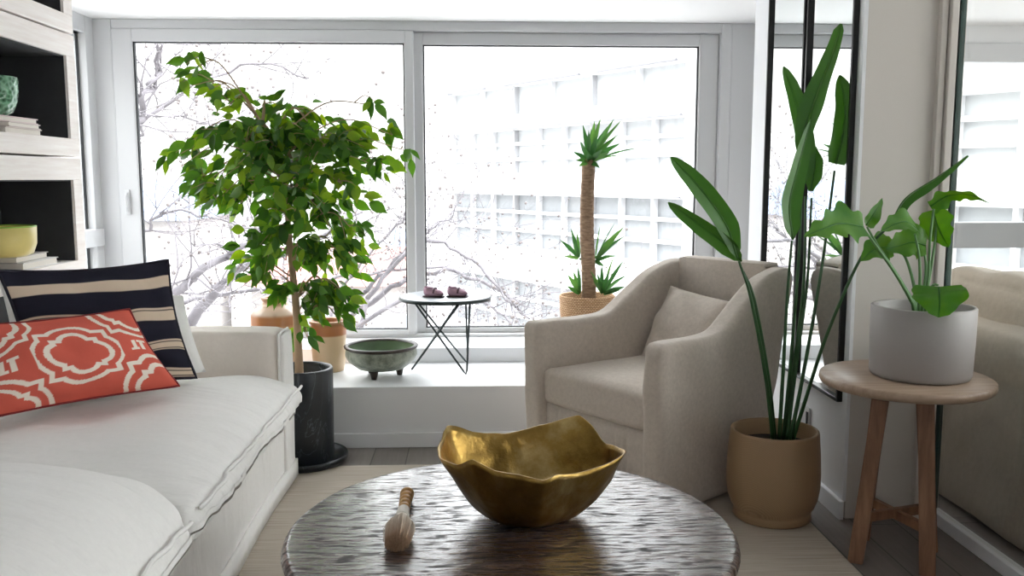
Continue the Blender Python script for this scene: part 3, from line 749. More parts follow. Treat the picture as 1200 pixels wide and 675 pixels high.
# baby shoes
def shoe(x, y, rz, label):
    r = empty('baby_shoe', (x, y, .7062), rz, label=label, cat='shoe', group='baby shoes on the side table')
    def body(p, u): 
        k = (u.x + 1) / 2
        return V((0, p.y * (.12 - .35 * (abs(u.x) > .8) * (abs(u.x) - .8) * 3), (u.z > 0) * (-.016 * (k ** 1.5) + .010 * (1 - k))))
    put('sole', softbox(.054, .026, .004, .0038, 10, 0, lambda p, u: V((0, -p.y * .5 * max(0, abs(u.x) - .55) * 1.6, 0)), c=(0, 0, .004)), plain('dark_plum_rubber', (58, 40, 48), .7), r)
    up = softbox(.051, .024, .019, .017, 14, 0, lambda p, u: body(p, u) + V((0, -p.y * .5 * max(0, abs(u.x) - .55) * 1.6, 0)), c=(0, 0, .026))
    put('upper', up, plain('mauve_knit', (178, 142, 158), .85, vary=.12), r)
    put('strap', tube(spline([(.006, -.027, .022), (.008, -.022, .040), (.008, 0, .047), (.008, .022, .040), (.006, .027, .022)], 5), .005, 8), plain('plum_strap', (70, 38, 54), .6), r)
    put('opening', tube([(-.022 + .022 * math.cos(a), .016 * math.sin(a), .0485 - .004 * math.cos(a)) for a in [k * PI / 10 for k in range(20)]], .003, 6, None, True), plain('plum_edging', (84, 50, 66), .7), r)
shoe(-.205, 4.50, -.25, 'tiny mauve baby shoe on the left of the pair on the side table')
shoe(-.085, 4.50, -.2, 'tiny mauve baby shoe on the right of the pair on the side table')

# ---------------------------------------------------------------- plants
def ribbon(mid, widths, side0, fold=.25, bm=None, nx=3, wave=0., seed=0.):
    """leaf blade: midrib points, half width per point, side direction at the base, V fold"""
    bm = bm or bmesh.new(); n = len(mid); rows = []; side = V(side0).normalized()
    for i, p in enumerate(mid):
        a = mid[max(0, i - 1)]; b2 = mid[min(n - 1, i + 1)]; tg = (b2 - a).normalized()
        side = (side - tg * side.dot(tg)).normalized(); nr = tg.cross(side); row = []
        wl, wr_ = widths[i] if isinstance(widths[i], tuple) else (widths[i], widths[i])
        for k in range(-nx, nx + 1):
            s = k / nx; ww = wl if s < 0 else wr_
            row.append(bm.verts.new(p + side * (s * ww * math.cos(fold)) + nr * (abs(s) * ww * math.sin(fold)) + nr * wave * abs(s) * ww * math.sin(i * .42 + seed + (2 if s > 0 else 0))))
        rows.append(row)
    for A, B in zip(rows, rows[1:]):
        for k in range(2 * nx): bm.faces.new((A[k], A[k + 1], B[k + 1], B[k]))
    return bm
def view_side(p, tg, roll=0.):
    """side vector of a blade lying across the line of sight, rolled by roll"""
    v = (V(p) - V((0, 0, CAMH))).normalized(); s = tg.cross(v).normalized()
    return Matrix.Rotation(roll, 3, tg) @ s
def prof_w(ts, shape):
    o_ = []
    for t in ts:
        for (a, wa), (b2, wb) in zip(shape, shape[1:]):
            if a <= t <= b2: k = (t - a) / (b2 - a); k = k * k * (3 - 2 * k) * .5 + k * .5; o_.append(wa + (wb - wa) * k); break
    return o_

# ficus ------------------------------------------------
FX, FY = -.79, 4.05
sc = put('plant_saucer', lathe([(0, 0), (.165, 0), (.195, .012), (.204, .038), (.199, .044), (.190, .036), (.178, .018), (0, .014)], 56), M['planter'], None, True, loc=(FX, FY, .0))
tag(sc, 'black saucer under the tall black planter', 'saucer')
fi = empty('potted_ficus', (FX, FY, .0145), label='tall weeping fig tree in a black cylinder planter by the window', cat='plant')
put('planter', lathe([(0, 0), (.132, 0), (.138, .01), (.141, .20), (.142, .425), (.139, .432), (.128, .432), (.125, .42), (.124, .33), (0, .33)], 56), M['planter'], fi)
put('soil', lathe([(0, .375), (.06, .38), (.1235, .37), (.1235, .331), (0, .331)], 32), M['soil'], fi)
fo = V((FX, FY, .0145))
def fpt(px, py, dy=0.): return at(px, py, y=FY + dy) - fo
tb = bmesh.new()
trunk = spline([fpt(351, 455), fpt(350, 420), fpt(347, 360), fpt(342, 310, .02), fpt(338, 265, .0), fpt(333, 215, .03), fpt(322, 165, .03), fpt(300, 135, 0)], 6)
trunk[0].z = .37
tube(trunk, lambda t: .021 * (1 - .72 * t), 10, tb)
BR = {}
def branch(a, pts, r0=.009):
    p = spline([a] + pts, 6); tube(p, (r0, .0022), 6, tb); return p
def tpt(i): return trunk[min(len(trunk) - 1, i)]
ends = []
rnd = random.Random(5)
blobs = [  # px, py, rx, ry, leaves, depth spread
 (330, 178, 62, 34, 105, .26), (285, 175, 42, 34, 46, .22), (385, 178, 50, 36, 62, .22), (345, 240, 58, 34, 66, .26), (278, 245, 30, 30, 24, .18),
 (385, 252, 32, 34, 38, .2), (372, 300, 32, 30, 34, .2), (312, 300, 30, 24, 20, .16), (243, 212, 20, 34, 22, .14), (437, 168, 30, 28, 18, .15),
 (452, 200, 20, 22, 9, .12), (268, 124, 30, 22, 15, .14), (310, 140, 38, 16, 18, .16), (360, 142, 50, 12, 18, .18), (229, 79, 22, 5, 5, .06), (242, 106, 10, 10, 4, .05),
 (222, 170, 14, 24, 7, .08), (212, 195, 8, 12, 3, .06), (388, 345, 30, 24, 24, .16), (300, 332, 22, 16, 9, .12), (335, 345, 22, 18, 9, .12), (352, 388, 16, 12, 5, .06),
 (420, 275, 14, 40, 11, .1), (460, 158, 14, 14, 6, .05), (432, 122, 12, 8, 3, .04), (470, 175, 8, 18, 3, .04), (275, 330, 12, 14, 5, .08), (405, 385, 10, 14, 3, .05), (225, 100, 20, 10, 4, .06), (340, 205, 80, 20, 40, .3), (338, 268, 50, 26, 34, .22), (352, 318, 36, 24, 22, .2), (300, 215, 50, 30, 30, .24), (400, 215, 45, 26, 24, .2), (365, 355, 30, 16, 12, .12), (345, 165, 70, 16, 22, .25), (212, 180, 10, 22, 6, .06), (232, 215, 14, 22, 10, .08), (375, 370, 20, 14, 7, .08), (402, 300, 20, 36, 20, .12), (405, 345, 16, 22, 9, .1), (335, 305, 30, 20, 14, .16), (255, 235, 20, 26, 10, .1), (360, 395, 12, 8, 3, .05)]
lb = bmesh.new()
def fig_leaf(p, d, L, roll):
    W = L * rnd.uniform(.22, .31); d = d.normalized(); droop = V((0, 0, -1)) * rnd.uniform(.1, .5)
    ts = [0, .12, .3, .5, .68, .84, 1]; mid = [p + d * L * t + droop * L * t * t * .5 for t in ts]
    ws = [W * k for k in (.02, .55, .95, 1.0, .72, .28, .0)]
    ws[-1] = W * .015
    s = view_side(fo + p, d, roll)
    ribbon(mid, ws, s, rnd.uniform(.1, .45), lb, 1)
for bx, by, rx, ry, nl, ds in blobs:
    c = fpt(bx, by, rnd.uniform(-.1, .1)); cy = c.y
    src = min(range(6, len(trunk)), key=lambda i: (trunk[i] - c).length + (2.0 * max(0, trunk[i].z - c.z - .02)))
    mid = trunk[src].lerp(c, .55) + V((0, rnd.uniform(-.05, .05), .07 + rnd.random() * .04))
    bp = branch(trunk[src], [mid, c], .0075 if nl > 12 else .004)
    ntw = max(1, nl // 5)
    tw = []
    for k in range(ntw):
        a = rnd.random() * 2 * PI; q = math.sqrt(rnd.random())
        e = fpt(bx + rx * q * math.cos(a), by + ry * q * math.sin(a), 0); e.y = cy + rnd.uniform(-ds, ds)
        s_ = bp[rnd.randint(len(bp) // 2, len(bp) - 1)]
        tp_ = spline([s_, s_.lerp(e, .5) + V((0, 0, .03)), e], 4); tube(tp_, (.003, .0012), 4, tb); tw.append(tp_)
    for k in range(int(nl * 1.75)):
        tp_ = tw[k % ntw]; p = tp_[rnd.randint(2, len(tp_) - 1)] + V((rnd.gauss(0, .018), rnd.gauss(0, .02), rnd.gauss(0, .018)))
        out_ = (p - trunk[10]); out_.z *= .25
        d = out_.normalized() * .5 + V((rnd.uniform(-.7, .7), rnd.uniform(-.5, .5), rnd.uniform(-1.25, -.05)))
        if by < 130: d.z *= .45
        fig_leaf(p, d, rnd.uniform(.052, .092), rnd.uniform(-1.1, 1.1))
put('trunk', tb, M['brown_stalk'], fi)
put('foliage', lb, M['ficus'], fi)

# yucca ------------------------------------------------
yu = empty('potted_yucca', (.640, 5.012, .38), label='yucca with one thick trunk in a woven basket behind the armchair', cat='plant')
YO = V((.640, 5.012, .38))
bk = lathe([(0, 0), (.125, 0), (.135, .01), (.148, .09), (.155, .18), (.158, .262), (.154, .268), (.147, .262), (.145, .2), (0, .2)], 48)
uvl = bk.loops.layers.uv.new('UVMap')
for fc in bk.faces:
    an = [math.atan2(l.vert.co.y, l.vert.co.x) for l in fc.loops]
    for l, a in zip(fc.loops, an):
        if max(an) - min(an) > PI and a < 0: a += 2 * PI
        l[uvl].uv = (a * .16, l.vert.co.z)
put('basket', bk, M['basket'], yu)
hd = tube(spline([(.11, -.105, .225), (.12, -.12, .20), (.135, -.10, .205)], 5), .008, 8)
put('handle', hd, plain('dark_leather', (80, 50, 36), .6), yu)
put('soil', lathe([(0, .232), (.144, .228), (.144, .2), (0, .2)], 32), M['soil'], yu)
def ypt(px, py, dy=0.): return at(px, py, y=5.0 + dy) - YO
tk = spline([ypt(690, 355), ypt(690, 325), ypt(688, 280), ypt(688, 240), ypt(690, 186)], 10)
tk[0].z = .225
tkb = tube(tk, lambda t: .042 * (1.0 - .12 * t) + .0012 * math.sin(t * 150), 16)
def yt():
    t = NT('yucca_bark'); v = t.coords((1, 1, 3.5)); n = t.noise(v, 22, 6, .65)
    return t.done(t.bsdf(t.ramp(n, [(.3, lin((112, 88, 70))), (.7, lin((172, 146, 122)))]), .9, 0, t.bump(n, .8, .01), .15))
put('trunk', tkb, yt(), yu)
def blades(c, specs, w0):
    b = bmesh.new()
    for (px, py, dy, w) in specs:
        tip = ypt(px, py, dy); a = c + (tip - c) * .06
        L = (tip - a).length; m = a.lerp(tip, .5) + V((0, 0, .04 * L)) + V((0, dy * .1, 0))
        mid = spline([a, m, tip], 5); ts = [i / (len(mid) - 1) for i in range(len(mid))]
        ws = [w * w0 * k for k in prof_w(ts, [(0, .6), (.25, .9), (.5, 1), (.8, .5), (1, .02)])]
        ribbon(mid, ws, view_side(YO + m, (tip - a).normalized(), rnd.uniform(-.7, .7)), .35, b, 1)
    return b
ctop = ypt(691, 190)
top = [(683, 146, 0, 1), (690, 152, -.05, .9), (697, 141, .02, 1), (704, 138, -.03, 1), (720, 138, .02, 1.1), (729, 140, -.02, .8), (727, 168, .06, 1), (672, 178, .0, .9), (675, 188, -.08, 1), (710, 160, .1, 1), (715, 178, -.1, 1.1), (735, 181, .03, .35), (749, 173, -.02, .35), (680, 165, .1, 1), (700, 158, -.13, 1.1), (684, 172, -.12, 1), (706, 175, -.14, 1), (678, 195, -.1, .9), (703, 197, -.1, .9), (693, 150, .12, 1), (712, 148, .08, 1), (688, 180, -.15, 1.2), (724, 158, -.05, .9)]
put('leaf_rosette', blades(ctop, top, .0155), M['yucca'], yu)
s1, s2 = ypt(679, 303), ypt(697, 306)
sb = blades(s1, [(656, 281, 0, 1), (669, 268, -.03, 1), (672, 285, .05, .9), (660, 300, -.05, .9), (676, 272, .03, .8)], .013)
join(sb, blades(s2, [(731, 266, -.02, 1.2), (724, 272, .04, 1.1), (733, 276, .02, .9), (715, 300, -.05, .8), (721, 260, 0, .3), (703, 265, 0, .35), (722, 300, .04, .9), (708, 312, -.06, .9)], .0145))
tube([tk[14], s1], .007, 6, sb); tube([tk[13], s2], .007, 6, sb)
put('side_shoots', sb, M['yucca'], yu)
c3 = ypt(706, 345, -.02)
lo = blades(c3, [(733, 336, -.06, 1.1), (731, 305, 0, .9), (720, 298, .05, .5), (690, 315, -.04, 1), (697, 330, -.08, 1), (727, 340, -.05, 1), (714, 318, -.05, 1.1), (705, 310, .03, .9), (735, 322, .05, 1), (700, 320, -.1, .9)], .0135)
join(lo, blades(ypt(680, 345, .0), [(665, 322, -.05, 1.2), (672, 318, .03, 1), (664, 335, -.03, 1), (677, 312, -.06, .8)], .0135))
put('lower_leaves', lo, M['yucca'], yu)

# bird of paradise -----------------------------------
PX, PY = 1.145, 3.29
bp_ = empty('potted_strelitzia', (PX, PY, RZ), label='bird of paradise plant in a mustard textured floor pot', cat='plant')
BO = V((PX, PY, RZ))
put('pot', lathe([(0, 0), (.143, 0), (.147, .006), (.145, .028), (.143, .034), (.156, .052), (.168, .085), (.1745, .13), (.175, .18), (.171, .26), (.165, .335), (.163, .343), (.156, .345), (.150, .338), (.150, .27), (0, .27)], 64), M['herring'], bp_)
put('soil', lathe([(0, .292), (.08, .29), (.1495, .28), (.1495, .271), (0, .271)], 32), M['soil'], bp_)
def bpt(px, py, dy=0.): return at(px, py, y=PY + dy) - BO
def strel(stalk, blade, w, shape, roll=0., fold=.4, tips=0., r0=.0085, wave=.0):
    """stalk and blade as lists of (px, py, depth offset)"""
    sp_ = spline([bpt(*p) for p in stalk], 8); sp_[0].z = min(sp_[0].z, .285)
    so_ = put('stalk', tube(sp_, (r0, .0045), 8), M['strel_stalk'], bp_)
    md = spline([bpt(*p) for p in blade], 8); ts = [i / (len(md) - 1) for i in range(len(md))]
    ws = [w * k for k in prof_w(ts, shape)]
    b = ribbon(md, ws, view_side(BO + md[len(md) // 2], (md[-1] - md[0]).normalized(), roll), fold, None, 4, wave)
    tube(md, (.0042, .0012), 6, b)
    put('leaf_blade', b, M['strel'], so_)
    return so_
OV = [(0, .05), (.1, .6), (.3, 1), (.6, .95), (.82, .72), (.94, .45), (1, .08)]
# two leaves reaching out to the left
strel([(906, 515, 0), (897, 440, -.02), (880, 350, -.06), (866, 306, -.08)], [(864, 303, -.08), (850, 262, -.09), (818, 218, -.1), (786, 184, -.1)], .043, OV, .25, .35)
strel([(908, 515, .02), (900, 440, 0), (884, 352, -.04), (871, 318, -.05)], [(869, 306, -.06), (850, 286, -.07), (818, 262, -.08), (783, 237, -.09)], .037, OV, -.3, .4)
# upright group
strel([(913, 515, 0), (918, 430, 0), (923, 340, -.02), (928, 282, -.03)], [(929, 281, -.03), (925, 240, -.03), (934, 200, -.03), (950, 140, -.02)], .046, [(0, .1), (.12, .75), (.4, 1), (.75, .75), (.92, .45), (1, .05)], .55, .35)
strel([(918, 515, .03), (927, 420, .03), (936, 300, .03), (940, 205, .02)], [(941, 200, .02), (944, 155, .02), (958, 110, .01), (976, 62, 0), (986, 28, 0)], .050, [(0, .08), (.2, .7), (.42, 1), (.66, .68), (.84, .5), (.94, .42), (1, .10)], -.35, .45)
strel([(920, 515, .06), (932, 420, .07), (942, 330, .08), (944, 230, .08)], [(944, 215, .08), (942, 170, .09), (932, 120, .09), (918, 78, .1)], .042, OV, .5, .4)
strel([(922, 515, .0), (934, 420, .05), (946, 330, .08), (951, 232, .1)], [(950, 224, .1), (953, 205, .1), (955, 190, .1), (956, 172, .1)], .034, [(0, .3), (.3, 1), (.7, .9), (1, .1)], 0, .2)
strel([(926, 515, -.02), (941, 440, .0), (962, 320, .03), (978, 200, .05)], [(979, 192, .05), (987, 160, .05), (990, 125, .05), (984, 88, .06)], .047, [(0, .7), (.12, .98), (.5, 1), (.8, .8), (.93, .5), (1, .08)], .3, .35)
# long arching stalk to the right with a rolled leaf
strel([(929, 515, -.03), (941, 478, -.06), (968, 395, -.14), (1008, 304, -.24), (1044, 262, -.3)], [(1045, 260, -.3), (1062, 232, -.32), (1098, 208, -.34), (1134, 182, -.36)], .034, [(0, .3), (.2, .8), (.5, .85), (.8, .5), (1, .18)], .9, .75)

# stool ------------------------------------------------
SX, SY = 1.455, 2.91; SH = .640
sl = empty('stool', (SX, SY, 0), 0, label='round topped oak stool under the grey plant pot', cat='stool')
put('seat', lathe([(0, SH - .034), (.262, SH - .034), (.272, SH - .030), (.278, SH - .018), (.276, SH - .004), (.270, SH), (0, SH)], 72), M['stool_top'], sl)
feet = [(-.155, -.03), (.04, -.14), (.15, .055), (-.045, .165)]
def sqleg(p0, p1, wd, ang):
    b = bmesh.new(); rs = []
    for p, w_ in ((V(p0), wd), (V(p1), wd)):
        rs.append([b.verts.new(p + V((w_ / 2 * (math.cos(ang) * sx - math.sin(ang) * sy), w_ / 2 * (math.sin(ang) * sx + math.cos(ang) * sy), 0))) for sx, sy in ((-1, -1), (1, -1), (1, 1), (-1, 1))])
    for k in range(4): b.faces.new((rs[0][k], rs[0][(k + 1) % 4], rs[1][(k + 1) % 4], rs[1][k]))
    b.faces.new(rs[0][::-1]); b.faces.new(rs[1]); bmesh.ops.recalc_face_normals(b, faces=b.faces)
    bmesh.ops.bevel(b, geom=b.edges[:], offset=.003, segments=2, affect='EDGES'); return b
LA = -.5
for fx, fy in feet: put('leg', sqleg((fx, fy, 0), (fx * .55, fy * .72, SH - .033), .050, LA), M['stool_wood'], sl, False)
def lp(i, z): fx, fy = feet[i]; t = z / SH; return V((fx * (1 - .45 * t), fy * (1 - .28 * t), z))
for i, j, z in ((0, 2, .155), (1, 3, .150)):
    a, b2 = lp(i, z), lp(j, z); d = (b2 - a); L = d.length; an = math.atan2(d.y, d.x)
    bx_ = box(.02, L - .02, -.011, .011, -.016 - (.0 if i == 0 else .0), .016, bev=.002)
    mt = Matrix.Translation(a) @ Matrix.Rotation(an, 4, 'Z')
    if i == 1:
        for v in bx_.verts: v.co.z -= .0
    for v in bx_.verts: v.co = mt @ v.co
    put('stretcher', bx_, M['stool_wood'], sl, False)

# philodendron ---------------------------------------
QX, QY = 1.500, 2.905
ph = empty('potted_philodendron', (QX, QY, SH), label='lobed leaf philodendron in a grey cylinder pot on the stool', cat='plant')
PO = V((QX, QY, SH))
put('pot', lathe([(0, 0), (.142, 0), (.154, .004), (.160, .016), (.163, .12), (.164, .236), (.161, .240), (.153, .240), (.151, .234), (.150, .16), (0, .16)], 64), M['cement'], ph)
put('soil', lathe([(0, .196), (.1495, .188), (.1495, .161), (0, .161)], 32), M['soil'], ph)
def qpt(px, py, dy=0.): return at(px, py, y=QY + dy) - PO
def lobed(stem, blade, w, roll, fold=.2, lob=.28, nl=4, seed=0., shape=None):
    st_ = spline([qpt(*p) for p in stem], 7); st_[0].z = min(st_[0].z, .19)
    so_ = put('stem', tube(st_, (.0062, .0036), 8), M['philo_stem'], ph)
    md = spline([qpt(*p) for p in blade], 10); n = len(md); ts = [i / (n - 1) for i in range(n)]
    base = prof_w(ts, shape or [(0, .55), (.12, .95), (.3, 1), (.6, .75), (.85, .38), (1, .02)])
    ws = []
    for t, k in zip(ts, base):
        a = 1 - lob * (.5 - .5 * math.cos(2 * PI * nl * t)) * (t < .93); b2 = 1 - lob * (.5 - .5 * math.cos(2 * PI * nl * t + .7)) * (t < .93)
        ws.append((w * k * a, w * k * b2))
    b = ribbon(md, ws, view_side(PO + md[n // 2], (md[-1] - md[0]).normalized(), roll), fold, None, 5, .10, seed)
    tube(md, (.003, .001), 5, b)
    put('leaf', b, M['philo'], so_)
lobed([(1073, 362, 0), (1052, 325, -.02), (1028, 290, -.05), (1012, 268, -.06)], [(1012, 266, -.06), (985, 262, -.09), (965, 268, -.12), (942, 277, -.14)], .088, .45, .2, .42, 4, 1, [(0, .5), (.1, .9), (.3, 1), (.55, .55), (.8, .38), (1, .02)])
lobed([(1075, 362, .02), (1055, 328, .02), (1030, 290, .03), (1016, 266, .03)], [(1015, 264, .03), (1021, 255, .04), (1028, 244, .05), (1034, 232, .06)], .032, .7, .3, .08, 2, 2)
lobed([(1074, 362, .03), (1070, 330, .05), (1060, 300, .08), (1047, 292, .1)], [(1046, 291, .1), (1034, 290, .1), (1022, 294, .09), (1009, 306, .08)], .060, .3, .15, .2, 3, 3)
lobed([(1077, 360, .0), (1078, 330, .0), (1077, 300, .0), (1072, 274, .0)], [(1074, 268, .0), (1062, 260, -.02), (1048, 263, -.04), (1032, 271, -.06)], .052, .6, .2, .2, 3, 4)
lobed([(1080, 360, .04), (1084, 330, .06), (1085, 310, .07), (1082, 290, .08)], [(1085, 288, .08), (1070, 284, .08), (1054, 288, .08), (1038, 292, .07)], .068, .3, .15, .18, 3, 5)
lobed([(1084, 360, .03), (1088, 320, .03), (1090, 280, .02), (1094, 245, .0)], [(1090, 242, 0), (1110, 230, -.02), (1134, 228, -.06), (1160, 238, -.1)], .055, .85, .15, .35, 4, 6, [(0, .8), (.15, 1), (.4, .75), (.7, .5), (1, .02)])
lobed([(1082, 360, .05), (1090, 320, .07), (1096, 280, .09), (1098, 248, .1)], [(1093, 246, .1), (1098, 262, .09), (1104, 276, .08), (1112, 290, .07)], .064, .35, .15, .2, 3, 7)
lobed([(1080, 362, -.03), (1086, 345, -.07), (1094, 334, -.12), (1099, 334, -.15)], [(1100, 336, -.15), (1101, 346, -.175), (1101, 358, -.185), (1100, 372, -.188)], .088, .0, .12, .12, 2, 8, [(0, .75), (.15, 1), (.4, .95), (.7, .66), (.9, .36), (1, .02)])

# ---------------------------------------------------------------- mirrors on the pier
def wall_mirror(y0, y1, label):
    r = empty('wall_mirror', (XR - .012, (y0 + y1) / 2, .45), label=label, cat='mirror', group='black framed mirrors on the pier')
    h = (y1 - y0) / 2; H = 1.75; t = .015; d = -.022
    f = box(d, 0, -h, -h + t, 0, H, bev=.002); box(d, 0, h - t, h, 0, H, f, bev=.002); box(d, 0, -h + t, h - t, 0, t, f, bev=.002); box(d, 0, -h + t, h - t, H - t, H, f, bev=.002)
    put('frame', f, M['black_metal'], r, False)
    put('mirror_glass', box(-.008, -.002, -h + t - .002, h - t + .002, t - .002, H - t + .002), M['mirror'], r, False)
wall_mirror(3.30, 3.775, 'tall black framed mirror nearest the corner of the pier')
wall_mirror(3.80, 4.275, 'tall black framed mirror nearest the window')
r = empty('wall_socket', (XR - .012, 3.685, .225), label='white wall socket plate below the mirror', cat='socket')
put('plate', box(-.008, 0, -.075, .045, 0, .12, bev=.003), M['upvc'], r, False)
put('rocker', box(-.012, -.007, -.065, -.05, .02, .10, bev=.001), M['gasket'], r, False)

# ---------------------------------------------------------------- sofa beyond the glass
fs = empty('sofa', (2.35, 2.7, 0), label='beige sofa seen from behind, beyond the glass partition', cat='sofa')
put('backrest', softbox(.11, 1.25, .365, .04, 20, .01, lambda p, u: wob(p, 4, .010), c=(-.35, 0, .375)), M['far_sofa'], fs)
put('base', softbox(.40, 1.2, .17, .03, 10, 0, None, c=(.12, 0, .19)), M['far_sofa'], fs)
for k in range(2):
    put('back_cushion', softbox(.11, .60, .20, .09, 22, .03, lambda p, u: wob(p, 5, .018, k), c=(-.20, -.62 + 1.24 * k, .70)), M['far_sofa'], fs)
    put('seat_cushion', softbox(.33, .60, .08, .05, 12, .03, lambda p, u: wob(p, 5, .01, k), c=(.20, -.62 + 1.24 * k, .43)), M['far_sofa'], fs)
put('armrest', softbox(.46, .09, .28, .04, 10, 0, None, c=(.02, 1.25, .30)), M['far_sofa'], fs)

# ---------------------------------------------------------------- outside
def qbox(o_, u, nrm, t0, t1, z0, z1, d0, d1, bm=None):
    """box on a facade: t along u, z up, d outwards along nrm"""
    bm = bm or bmesh.new(); vs = [bm.verts.new(V(o_) + u * t + nrm * d + V((0, 0, z))) for t in (t0, t1) for d in (d0, d1) for z in (z0, z1)]
    for q in ((0, 1, 3, 2), (4, 6, 7, 5), (0, 4, 5, 1), (2, 3, 7, 6), (0, 2, 6, 4), (1, 5, 7, 3)): bm.faces.new([vs[i] for i in q])
    return bm
ou, on = V((.53, -.848, 0)), V((-.848, -.53, 0))
bo_ = V((2.3, 25, 0))
ob = empty('office_building', bo_, label='white office building across the street with banded windows', cat='building')
ZERO = V((0, 0, 0))
wl = qbox(ZERO, ou, on, -8.6, 24, -9, 9.5, -9, -.35)
for z0, z1 in ((4.0, 5.0), (2.78, 3.12), (-.1, .0)): pass
bands = [(4.05, 9.5), (2.78, 3.15), (.86, 1.42), (-1.72, -.78), (-4.3, -3.4), (-9, -6.0)]
for z0, z1 in bands: qbox(ZERO, ou, on, -8.6, 24, z0, z1, -.36, 0, wl)
qbox(ZERO, ou, on, -8.6, -5.9, -9, 9.5, -.36, .02, wl)
for t in (4.9, 13.5, 20.5): qbox(ZERO, ou, on, t, t + 2.0, -9, 9.5, -.36, .02, wl)
for z in (9.3, 5.6, 4.75): qbox(ZERO, ou, on, -8.7, 24, z, z + .12, -.02, .1, wl)
put('wall', wl, M['facade'], ob, False)
def win(t0, t1, z0, z1, cols, rows, back=-.30):
    fr = bmesh.new(); fw = .09
    for k in range(cols + 1): t = t0 + (t1 - t0) * k / cols; qbox(ZERO, ou, on, t - fw / 2, t + fw / 2, z0, z1, back, -.14, fr)
    for k in range(rows + 1): z = z0 + (z1 - z0) * k / rows; qbox(ZERO, ou, on, t0, t1, z - fw / 2, z + fw / 2, back, -.15, fr)
    f_ = put('window', fr, M['facade'], ob, False)
    put('pane', qbox(ZERO, ou, on, t0, t1, z0, z1, back - .03, back), M['facade_glass'] if z0 < 1 else M['sky_pane'], f_, False)
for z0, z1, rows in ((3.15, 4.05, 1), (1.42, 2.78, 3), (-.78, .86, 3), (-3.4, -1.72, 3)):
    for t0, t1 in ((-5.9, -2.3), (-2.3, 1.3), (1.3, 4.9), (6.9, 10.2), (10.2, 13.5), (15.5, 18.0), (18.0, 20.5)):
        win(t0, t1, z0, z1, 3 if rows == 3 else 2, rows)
ln = bmesh.new()
for z, segs in ((4.03, ((-5.9, -3.6), (-2.6, 1.0), (1.7, 4.6))), (2.76, ((-5.9, 4.8),)), (.84, ((-5.9, 4.8),))):
    for a, b2 in segs: qbox(ZERO, ou, on, a, b2, z, z + .05, -.02, .06, ln)
put('drip_line', ln, M['facade_line'], ob, False)
struct('street', box(-90, 90, 8, 160, -9.2, -9.0), M['street'])
# pale houses further off
def house(x, y, w_, d_, h, roofm, label, nw=5, fl=3):
    r = empty('house', (x, y, -9), label=label, cat='building', group='far houses beyond the bare tree')
    put('wall', box(-w_ / 2, w_ / 2, -d_ / 2, d_ / 2, 0, h), M['house_wall'], r, False)
    rb = bmesh.new(); a = [rb.verts.new(p) for p in ((-w_ / 2 - .4, -d_ / 2 - .4, h), (w_ / 2 + .4, -d_ / 2 - .4, h), (w_ / 2 + .4, d_ / 2 + .4, h), (-w_ / 2 - .4, d_ / 2 + .4, h), (-w_ / 2 - .4, 0, h + 1.8), (w_ / 2 + .4, 0, h + 1.8))]
    for q in ((0, 1, 5, 4), (2, 3, 4, 5), (1, 2, 5), (3, 0, 4), (3, 2, 1, 0)): rb.faces.new([a[i] for i in q])
    put('roof', rb, roofm, r, False)
    for i in range(nw):
        for j in range(fl):
            xx = -w_ / 2 + w_ * (i + .5) / nw; zz = h - 2.4 - 3.0 * j
            f_ = put('window', box(xx - .75, xx + .75, -d_ / 2 - .08, -d_ / 2 + .05, zz - .9, zz + .9, bev=.02), M['upvc'], r, False)
            put('pane', box(xx - .62, xx + .62, -d_ / 2 - .1, -d_ / 2 - .07, zz - .78, zz + .78), M['facade_glass'], f_, False)
house(-20, 46, 13, 8, 8.4, M['blueroof'], 'far pale house with blue grey roof, leftmost seen through the bare tree')
house(-7.4, 52, 9, 8, 4.6, M['redroof'], 'far low house with faded red roof, seen right of the ficus')
house(-33, 60, 16, 8, 12, M['redroof'], 'far taller house with faded red roof, at the left edge of the window', 6, 4)
house(-1.5, 60, 7, 7, 5.2, M['blueroof'], 'far small house with blue grey roof, seen under the side table', 3, 1)

